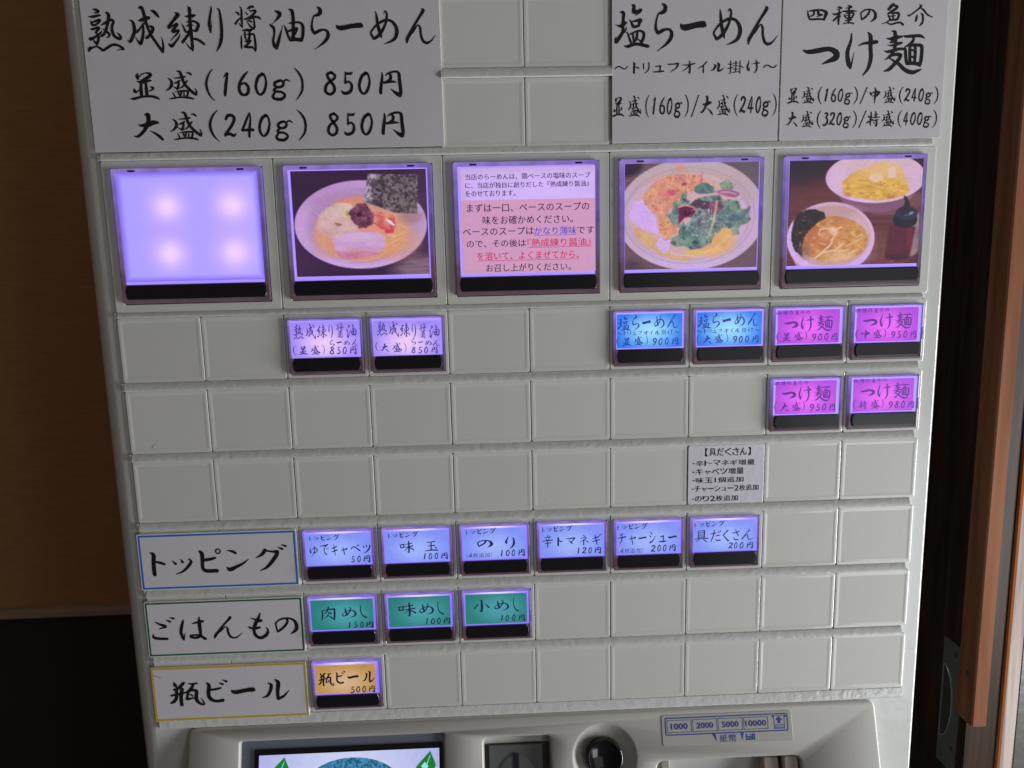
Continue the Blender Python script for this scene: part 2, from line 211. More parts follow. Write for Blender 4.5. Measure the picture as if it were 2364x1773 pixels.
# ------------------------------------------------------------------ lettering
def lift(x, y, z):
    """a spot surveyed on the tile plane, moved to where it sits on a surface raised to z"""
    k = (368.62+z)/368.62; return -21.04+(x+21.04)*k, -21.66+(y+21.66)*k
GL = json.loads(r'''{"熟":[[88,100],[20,2,1,28,3,6,34,7,7,29,10,4,21,10,1],[8,19,1,20,19,6,35,16,5,39,16,2],[14,27,1,15,34,5,18,38,6,26,37,5,33,31,6,36,27,6,31,27,5,20,31,4,15,33,2],[11,46,1,15,48,5,25,45,5,31,44,6,31,47,6,25,53,6,24,56,5,28,62,5,28,71,6,24,81,6,22,86,2],[23,84,3,19,78,5,16,72,2],[9,65,1,8,71,7,16,68,6,28,62,5,35,56,4,38,51,1],[50,10,2,56,12,7,58,20,8,53,37,7,47,53,6,39,62,6,32,66,2],[38,39,2,47,34,5,57,29,5,65,27,6,68,32,6,64,40,6,63,53,7,67,64,7,78,71,7,82,68,6,79,61,5,73,56,1],[39,47,1,47,51,5,54,58,6,55,62,6,51,67,3,46,67,1],[7,88,2,4,93,7,2,98,5],[4,93,7,16,89,4,23,88,4,31,93,6,36,97,6,46,92,6,59,85,6,71,85,6,81,90,6,86,95,5,76,96,2,69,98,1]],"成":[[81,100],[9,29,1,15,32,5,18,40,7,18,53,7,13,65,7,6,75,6,1,71,1],[28,31,2,35,30,7,45,26,8,52,25,7],[32,5,3,37,3,7,40,8,7,43,22,7,46,39,6,52,58,6,61,74,6,70,88,6,76,97,6],[76,97,5,78,87,5,78,78,4,77,70,2,76,64,1],[40,37,5,32,46,4,24,54,5,22,56,3],[36,40,3,38,45,5,36,61,6,29,79,7,24,74,4,19,65,1],[50,43,2,56,44,6,59,48,7,54,58,6,45,66,6,43,67,6],[58,10,2,65,13,7,71,20,6,74,24,3]],"練":[[85,100],[21,13,2,27,17,8,26,20,9,15,32,6,4,44,7],[4,46,7,12,43,4,23,38,5],[25,39,5,19,46,6,13,53,7,13,56,6],[13,57,4,21,54,5,27,52,4,23,59,4,15,66,3,5,76,1],[2,80,1,2,84,4,7,87,8,14,81,5,25,69,4,30,60,1],[52,1,3,55,5,8,55,20,7,54,38,8,54,55,8,55,72,7,55,90,7,55,98,4],[55,97,4,48,91,4,39,78,1],[43,22,1,49,22,5,60,21,8,68,19,3],[34,37,1,38,45,4,42,55,5,46,57,4],[44,35,1,51,34,4,63,33,5,71,37,6,73,42,7,68,53,7],[66,55,5,57,53,4,48,56,5],[43,44,1,53,41,4,62,42,2],[49,61,6,41,70,6,33,79,6],[57,71,4,69,74,6,78,80,6,83,84,5]],"り":[[34,100],[10,1,1,10,8,4,6,23,5,3,38,6,4,50,6,5,58,3],[5,58,3,7,47,2,9,33,1],[24,7,2,28,10,4,30,30,6,30,55,7,27,75,7,21,89,5,14,100,1]],"醤":[[61,100],[14,1,1,18,8,4,17,26,5,17,40,4,17,48,2],[17,47,2,13,42,3,10,37,1],[3,14,1,9,16,5,12,20,3],[14,27,3,7,33,4,2,39,5],[26,13,1,29,17,3,31,19,3],[31,7,2,39,3,5,45,3,5],[38,6,2,36,8,2,39,14,2],[39,12,2,48,11,5,49,14,5,40,23,5,30,28,4,23,30,2],[23,29,2,34,28,4,47,25,5,56,26,5,59,30,3],[43,22,3,45,35,4,45,46,5,42,50,5],[42,51,4,35,44,4,29,34,1],[29,33,1,34,33,4,39,35,4],[15,54,1,23,53,5,35,53,6,39,51,3],[14,63,1,13,72,4,12,87,4,12,94,2],[25,62,2,36,62,4,42,62,4,44,77,5,44,92,5,43,98,4],[43,97,4,38,92,3],[22,58,4,22,68,4,24,74,3],[33,55,5,32,66,5,28,77,6,21,77,2],[34,76,4,27,83,5,19,89,4],[19,90,3,27,90,5,37,90,5]],"油":[[93,100],[17,4,2,26,8,9,30,13,9,23,23,6,15,31,2,8,37,1],[1,36,1,5,40,6,12,47,7,12,62,5,8,77,6,11,90,9,15,97,6],[16,97,6,21,82,8,28,62,5,33,49,2,35,39,1],[55,1,3,62,5,8,64,21,8,63,41,8,62,60,8,61,74,9],[38,38,1,43,49,6,47,64,6,52,77,6],[53,77,7,68,75,9,81,77,9],[82,77,8,86,65,8,88,46,8,85,37,7,76,33,5,60,34,5,50,36,1],[47,55,4,59,52,7,72,48,7],[73,49,5,67,60,5,62,65,6,54,70,2]],"ら":[[46,100],[17,1,1,23,4,7,26,9,9,24,16,9,17,20,7,10,22,4,5,33,4,3,48,6,5,57,7,9,62,7],[9,62,7,19,57,7,29,54,5,38,56,6,42,64,8,39,74,8,30,84,6,19,92,3,6,100,1]],"ー":[[100,20],[1,3,2,7,12,11,23,14,13,52,9,12,81,6,13,92,7,14,96,9,7]],"め":[[89,100],[20,1,1,23,18,7,25,41,9,30,62,10,33,73,9,35,81,3],[44,10,1,51,3,5,55,12,6,53,27,7,48,43,7,37,62,9,24,76,9,13,83,8],[11,83,8,3,68,6,7,59,5,19,45,6,36,34,7,53,29,8,69,33,8,80,46,10,84,62,11,79,80,10,66,91,7,42,100,1]],"ん":[[90,100],[50,1,2,55,6,9,42,25,7,27,47,7,14,69,9,5,84,9,3,95,4],[8,81,2,23,63,6,33,50,4,39,46,4,44,55,7,45,72,7,51,90,8,61,96,8,74,91,5,89,74,1]],"並":[[100,89],[36,2,2,31,11,11,33,20,8],[33,22,2,43,8,4,60,2,4,74,5,10,75,10,10,61,19,10,46,28,10],[29,28,3,45,31,10,74,26,6],[42,35,8,40,55,11,40,73,10],[58,36,8,58,55,10,58,73,10],[18,52,3,19,60,11,23,63,6,33,57,3],[70,46,2,80,49,8,79,54,6,65,62,2],[1,84,2,14,84,8,41,78,7,72,77,8,88,81,8,98,86,5]],"盛":[[100,91],[10,22,2,19,29,7,21,43,9,12,55,6,1,61,2],[30,23,2,46,22,5,66,19,5],[43,2,5,51,5,8,56,22,9,62,41,8,75,57,9,89,70,9,96,75,7],[97,75,6,98,65,5,95,55,2],[47,31,6,36,37,6,27,38,2],[41,34,5,44,39,6,40,52,8,37,57,6],[37,57,5,31,52,4,24,48,2],[71,32,5,67,36,6,55,50,5,43,55,2],[70,8,2,79,8,6,85,13,6],[22,67,2,26,75,5,28,80,5],[29,66,2,46,63,5,68,63,6,71,68,6,66,80,6],[41,68,5,42,74,5],[50,66,5,46,77,5,41,81,3],[58,68,4,57,80,4],[10,87,2,22,85,5,47,82,5,72,84,7,86,88,5]],"大":[[100,91],[44,6,4,54,7,15,54,26,13,45,47,12,30,65,10,14,76,8,1,75,2],[18,37,2,29,41,8,49,39,15,70,32,14,85,32,8],[56,58,2,73,67,7,88,79,10,96,87,8]],"(":[[26,100],[26,1,2,13,16,5,3,41,7,4,63,7,12,84,5,25,99,2]],"1":[[27,100],[5,21,3,20,5,10],[23,5,8,14,43,13,6,91,12,7,98,3]],"6":[[50,100],[48,2,3,30,19,10,13,43,11,6,69,12,12,89,12,24,95,10,39,89,12,44,69,12,37,53,11,25,49,8,14,55,5]],"0":[[56,100],[38,7,13,19,20,13,6,53,12,8,79,12,20,96,9,37,86,12,49,60,11,52,34,9,45,10,9,36,6,12]],"g":[[91,100],[40,8,11,20,17,13,19,31,13,35,38,12,55,32,12,60,18,12,50,8,11,38,8,11],[61,11,7,76,4,8,89,12,5],[26,40,9,13,50,12,20,57,11,43,59,11,60,69,12,61,81,11,46,92,14,31,93,14,12,89,13,6,77,12,17,61,9]],")":[[27,100],[1,1,2,12,13,6,22,32,7,24,54,7,19,76,6,1,99,2]],"2":[[56,100],[12,23,10,21,8,13,39,7,13,49,20,13,36,50,12,6,86,11,4,95,6],[6,88,11,24,85,13,41,93,13,54,84,3]],"4":[[54,100],[38,3,5,26,26,9,5,69,9],[4,71,8,27,69,11,47,69,12],[40,5,4,40,30,7,34,64,10,31,95,9]],"8":[[54,100],[35,5,11,18,11,11,18,24,11,29,42,12,43,63,12,41,84,12,23,95,11,6,84,12,7,63,12,20,47,10,43,32,10,49,19,10,35,5,10]],"5":[[58,100],[23,2,4,21,47,10,20,52,5],[24,9,10,47,9,11,56,3,3],[21,50,6,37,44,9,49,59,11,45,82,13,27,94,13,10,93,13,2,81,3]],"円":[[92,100],[14,5,3,15,22,9,9,57,12,6,82,12,10,85,5],[26,19,2,42,9,8,67,4,8,80,11,11,82,41,13,85,78,13,80,92,16],[80,92,16,67,85,13,55,76,7,45,67,2],[41,12,5,48,19,11,46,32,11,34,42,11,20,44,7],[21,45,9,47,41,11,69,43,4]],"塩":[[84,100],[15,19,4,20,18,6,22,23,8,21,33,7,20,47,7,20,61,7,13,74,8,4,85,9],[3,86,6,2,79,4,5,73,1],[2,46,1,9,49,4,17,49,9,24,43,9,29,42,4],[29,51,1,27,58,4,23,64,4],[44,3,5,47,5,7,46,16,9,47,19,8],[47,19,7,56,17,7,63,14,7],[63,17,4,56,22,4,49,26,1],[36,35,1,41,43,5,45,51,7],[46,52,6,53,51,6,59,49,5],[58,49,5,60,43,7,63,37,8],[62,36,7,48,39,4,41,40,2],[31,65,4,34,72,4,38,83,5,40,89,4],[36,69,2,41,67,4,52,62,4,62,61,5,70,66,7,70,75,7,67,83,7,64,89,6],[44,66,4,45,74,5,45,82,3],[55,63,5,54,72,6,51,81,6,45,87,4],[57,80,3,61,83,4,64,86,4],[23,95,2,32,96,7,45,92,7,56,91,7,67,93,8,80,96,8]],"四":[[100,50],[1,4,2,4,21,7,10,39,7,19,46,7,52,44,7,84,47,7],[6,9,3,32,5,7,67,4,7,86,10,10,94,18,13,88,34,11,85,47,7],[32,10,7,34,20,7,25,29,6,14,32,2],[53,6,9,55,21,9,63,26,10,76,25,4],[63,29,6,45,35,1]],"種":[[100,74],[21,7,3,30,7,6,40,10,4,30,13,4,19,15,2],[1,30,2,10,34,6,25,30,7,37,27,5],[29,19,6,29,36,7,27,52,8,28,71,5],[26,37,5,16,49,6,7,57,6],[38,37,1,33,43,4],[65,2,4,73,5,9,77,7,6,64,10,4,53,12,1],[41,23,2,52,23,6,78,21,6,98,23,4],[48,32,2,52,41,6,59,48,5],[55,33,2,65,28,5,84,29,7,87,35,7,79,48,6],[58,38,3,74,36,4],[60,48,5,79,49,5],[68,11,7,69,27,7,70,50,9,68,66,7],[54,59,3,67,55,5,79,55,5],[48,69,3,58,67,4,77,66,5,89,69,5]],"の":[[100,75],[51,7,8,55,16,10,44,34,10,25,51,10,10,60,8],[10,60,7,7,49,7,3,23,7],[3,23,7,18,11,7,34,5,8,60,4,8,83,14,11,92,35,15,88,55,14,63,74,2]],"魚":[[100,94],[50,4,8,41,12,12,28,26,10],[53,11,8,66,15,10,60,24,10,46,32,10,30,41,5],[25,43,3,30,54,7,38,68,8],[26,43,5,46,41,6,71,41,10,75,51,10,69,66,9,56,69,8,36,69,7],[49,43,6,51,68,7],[31,54,4,51,53,6,59,51,4],[36,72,6,16,81,4,1,85,2],[20,79,3,41,87,7,65,82,7,82,80,8,95,89,10]],"介":[[100,80],[46,2,4,52,6,8,36,21,5,14,36,5,5,41,6,1,37,3],[50,13,3,62,20,7,78,37,6,97,46,5],[38,35,1,37,47,8,33,61,6],[54,32,4,60,39,7,62,58,7,58,70,7,49,79,2]],"つ":[[100,46],[1,8,3,17,13,10,48,9,12,73,6,11,92,15,15,93,28,15,77,36,10,55,45,2]],"け":[[77,100],[12,4,3,11,21,6,4,46,9,8,71,10,13,81,5],[13,81,5,17,63,3,20,46,1],[52,2,3,58,11,9,59,34,9,61,60,9,55,83,7,43,99,2],[30,31,2,43,26,5,59,25,8,73,23,8]],"麺":[[99,100],[16,2,2,24,3,7,26,14,9,27,27,8,26,42,8],[5,18,2,15,19,6,28,16,9,43,14,4],[7,33,1,18,34,4,34,30,7,43,28,4],[1,47,2,11,48,6,25,45,7,39,42,6,51,43,6],[13,28,2,20,25,7],[24,48,6,15,59,6,3,67,1],[15,58,6,26,55,7,38,55,8,42,57,7,36,68,8,25,79,8,14,89,7,1,93,1],[15,63,3,27,70,6,39,77,8,51,88,9,63,94,10,75,96,9,87,92,6,96,89,1],[45,11,1,52,14,6,70,13,7,87,13,7,97,18,3],[70,16,7,71,22,6,65,30,7,55,36,4],[51,36,2,53,48,7,55,65,7,58,76,7],[58,76,7,73,75,8,90,78,9],[66,34,7,82,34,7,92,37,8,93,54,8,92,70,8,90,81,6],[63,38,6,64,54,7,65,72,7],[76,36,6,77,54,7,77,72,6],[66,45,5,75,46,5],[67,61,4,77,61,5]],"中":[[62,100],[2,28,4,8,44,10],[5,39,5,29,30,8,57,28,11,55,37,11,43,51,10],[17,53,5,48,49,8],[30,3,6,36,18,11,34,53,11,32,77,8,31,99,2]],"特":[[84,100],[26,6,6,28,28,9,24,64,10,25,90,6],[8,31,5,15,38,9,32,36,7],[4,73,9,24,61,9,41,52,5],[56,3,6,59,24,9,56,41,7],[46,26,5,69,20,6],[35,43,4,58,40,7,81,39,6],[41,62,5,61,57,7,76,56,5],[63,53,7,66,83,9,62,96,7,55,88,4],[47,71,6,52,78,5]],"3":[[43,100],[18,10,9,30,6,12,37,19,12,26,39,10,36,51,10,37,74,13,19,94,12,5,94,10,5,85,4]],"/":[[39,100],[37,2,5,2,98,5]],"ト":[[57,100],[2,2,4,14,12,15,11,49,15,11,87,15,12,93,13],[19,40,8,37,45,11,52,51,10]],"ッ":[[100,83],[2,10,4,15,26,13],[42,3,4,51,18,13],[85,4,8,94,18,13,72,48,13,46,69,9,12,82,3]],"ピ":[[88,100],[5,11,10,13,23,15,11,64,13,12,81,13,24,92,15,65,93,15],[18,47,12,44,44,12,63,39,8],[67,12,5,70,5,5,77,3,5,83,6,5,85,12,5,82,19,5,75,22,5,69,19,5,67,12,5]],"ン":[[100,98],[11,2,4,31,7,11,45,15,11],[3,78,5,16,89,18,45,77,13,74,63,9,99,44,2]],"グ":[[100,87],[31,17,11,21,30,9,1,42,2],[35,19,5,55,23,7,68,23,11],[69,24,11,65,35,12,47,59,11,31,75,8,9,86,2],[72,9,3,84,15,8],[83,1,3,96,6,7]],"ご":[[98,100],[15,18,3,32,28,9,55,38,14],[58,42,10,30,50,3],[4,72,4,6,87,12,29,93,12,59,95,11],[62,11,3,77,19,10],[77,2,3,93,6,10]],"は":[[100,93],[19,11,5,13,28,10,6,57,11,12,84,11],[14,89,6,21,64,3],[78,2,5,77,27,13,78,67,10,76,77,10,60,83,10,42,80,9,44,73,7,73,73,7,90,86,11,96,89,8],[51,26,3,68,22,8,90,18,10]],"も":[[73,100],[47,1,3,39,20,9,26,44,12,20,69,10,28,89,11,45,95,11,64,83,11,69,68,7,64,55,2],[12,20,3,30,26,7,50,30,8,33,35,6],[4,54,7,19,59,9,40,56,9]],"瓶":[[100,78],[16,2,3,19,10,10,21,15,7],[45,4,7,40,9,9,27,21,9,14,25,5],[6,43,6,26,39,7,48,35,5],[22,26,9,20,49,9,12,62,9,3,66,6],[38,24,10,33,50,10,33,73,10],[57,8,3,71,9,6,82,7,5],[71,10,7,65,23,9,53,35,9],[54,38,7,49,56,7],[49,56,7,69,53,5],[53,32,5,67,29,7,79,31,9,77,46,10,78,62,10,89,73,7,97,73,6,95,63,4,89,53,1],[61,42,5,66,46,5]],"ビ":[[87,100],[5,13,7,12,26,14,7,62,14,15,84,15,37,94,12,62,91,14],[15,44,10,35,42,10,57,37,8],[52,14,3,66,21,10],[66,2,3,82,10,10]],"ル":[[100,82],[27,15,5,37,23,11,32,45,11,20,64,9,1,71,2],[53,3,6,62,15,14,58,46,12,57,69,12],[58,77,11,80,66,8,99,45,2]],"キ":[[92,100],[8,37,5,45,31,10,82,21,9],[3,65,5,45,59,10,88,50,9],[37,3,6,45,48,12,56,96,9]],"ャ":[[100,99],[3,40,6,49,31,11,95,19,11],[95,21,10,79,43,4],[34,4,8,44,52,12,55,95,10]],"ベ":[[100,81],[3,52,7,33,28,10,60,46,10,95,76,11],[62,10,3,71,23,9],[77,2,3,86,15,9]],"マ":[[100,84],[3,15,6,50,13,11,94,6,12],[92,8,11,79,35,9,47,64,7],[32,41,5,56,62,12,64,78,11]],"ネ":[[85,100],[37,3,5,50,14,9],[12,32,5,62,26,8],[60,28,7,52,43,7,2,71,3],[42,46,8,42,95,10],[52,53,4,81,69,9]],"ギ":[[95,100],[7,42,5,41,35,9,70,27,8],[3,68,5,41,62,9,76,54,8],[31,11,6,39,50,11,50,96,8],[68,7,3,76,17,8],[83,2,3,91,12,8]],"チ":[[97,100],[66,2,4,46,15,9,22,22,4],[3,46,5,46,42,10,92,35,10],[49,17,8,49,54,10,36,81,8,16,98,3]],"シ":[[87,100],[15,2,5,35,18,11],[2,30,5,20,45,11],[10,92,15,43,80,11,85,35,4]],"ュ":[[100,59],[24,13,5,65,5,10],[68,8,10,61,51,9],[3,56,6,49,54,10,95,51,9]],"フ":[[100,98],[4,14,8,50,12,10,94,6,13],[94,9,13,78,51,10,24,96,4]],"オ":[[95,100],[3,34,5,46,32,9,90,23,9],[55,3,7,57,49,11,55,95,10],[53,93,7,40,86,3],[53,36,8,30,62,7,3,80,3]],"イ":[[77,100],[73,4,8,43,39,9,2,62,3],[47,34,8,47,95,10]],"リ":[[56,100],[4,13,8,6,58,9],[51,4,8,51,47,10,38,78,8,13,98,3]],"く":[[45,100],[35,4,8,6,40,8],[6,40,8,4,48,7,39,95,11]],"さ":[[77,100],[3,34,6,42,30,9,73,19,8],[34,3,6,46,30,9,62,57,9],[19,71,6,25,91,9,64,95,9]],"だ":[[94,100],[3,33,6,47,26,9],[34,4,8,23,51,10,3,97,6],[47,51,6,78,46,9],[45,75,4,54,88,9,87,88,9],[65,11,3,74,24,9],[81,2,3,89,15,9]],"ゆ":[[80,100],[7,18,5,4,54,9,11,77,8],[11,77,7,17,48,4,43,24,8,72,31,9,76,54,9,54,72,7,35,61,4],[48,3,5,52,48,9,41,81,9,22,98,3]],"で":[[100,95],[3,16,6,49,13,9,94,4,8],[91,6,6,61,23,8,47,53,9,56,78,10,77,90,9],[73,34,3,80,46,8],[89,27,3,96,39,8]],"し":[[67,100],[4,4,8,6,51,10,25,80,10,62,95,10]],"味":[[100,97],[3,29,5,9,56,8],[5,31,5,30,27,8],[30,27,8,26,52,7],[38,29,4,81,21,8],[9,56,6,26,52,6],[34,52,5,91,42,8],[62,4,7,64,50,11,62,92,9],[59,92,7,51,86,3],[59,54,6,32,79,3],[66,52,5,95,73,9]],"玉":[[100,81],[17,11,5,78,4,8],[22,40,5,76,34,8],[49,8,8,47,72,9],[3,78,5,49,72,9,95,74,9],[76,46,4,87,57,9]],"小":[[96,100],[47,4,9,49,52,13,47,94,12],[45,94,9,34,83,3],[25,39,8,3,70,7],[69,37,4,91,63,11]],"肉":[[87,100],[8,29,5,10,61,9,4,95,7],[10,31,5,55,22,9,82,22,10],[82,22,10,80,71,10,76,95,11],[76,95,9,63,86,3],[48,3,6,38,35,7,21,54,3],[40,37,4,61,54,9],[46,52,6,36,71,6,21,84,3],[44,67,4,63,82,9]],"具":[[100,96],[25,4,5,27,59,8],[27,6,4,72,4,8],[72,4,8,70,57,8],[29,22,6,70,20,6],[29,39,6,70,37,6],[29,55,6,70,53,6],[3,71,5,49,65,8,96,67,8],[35,73,6,13,91,4],[61,73,4,86,91,9]],"辛":[[94,100],[46,2,5,50,16,8],[22,22,4,72,16,7],[34,28,4,40,40,7],[62,24,6,52,40,4],[2,50,5,46,44,8,90,42,8],[20,68,4,74,62,8],[46,44,7,48,96,9]],"〜":[[100,33],[3,30,5,17,9,8,36,5,10,62,28,10,81,26,8,97,3,5]],"9":[[50,100],[2,98,3,20,81,10,37,57,11,44,31,12,38,11,12,26,5,10,11,11,12,6,31,12,13,47,11,25,51,8,36,45,5]]}''')
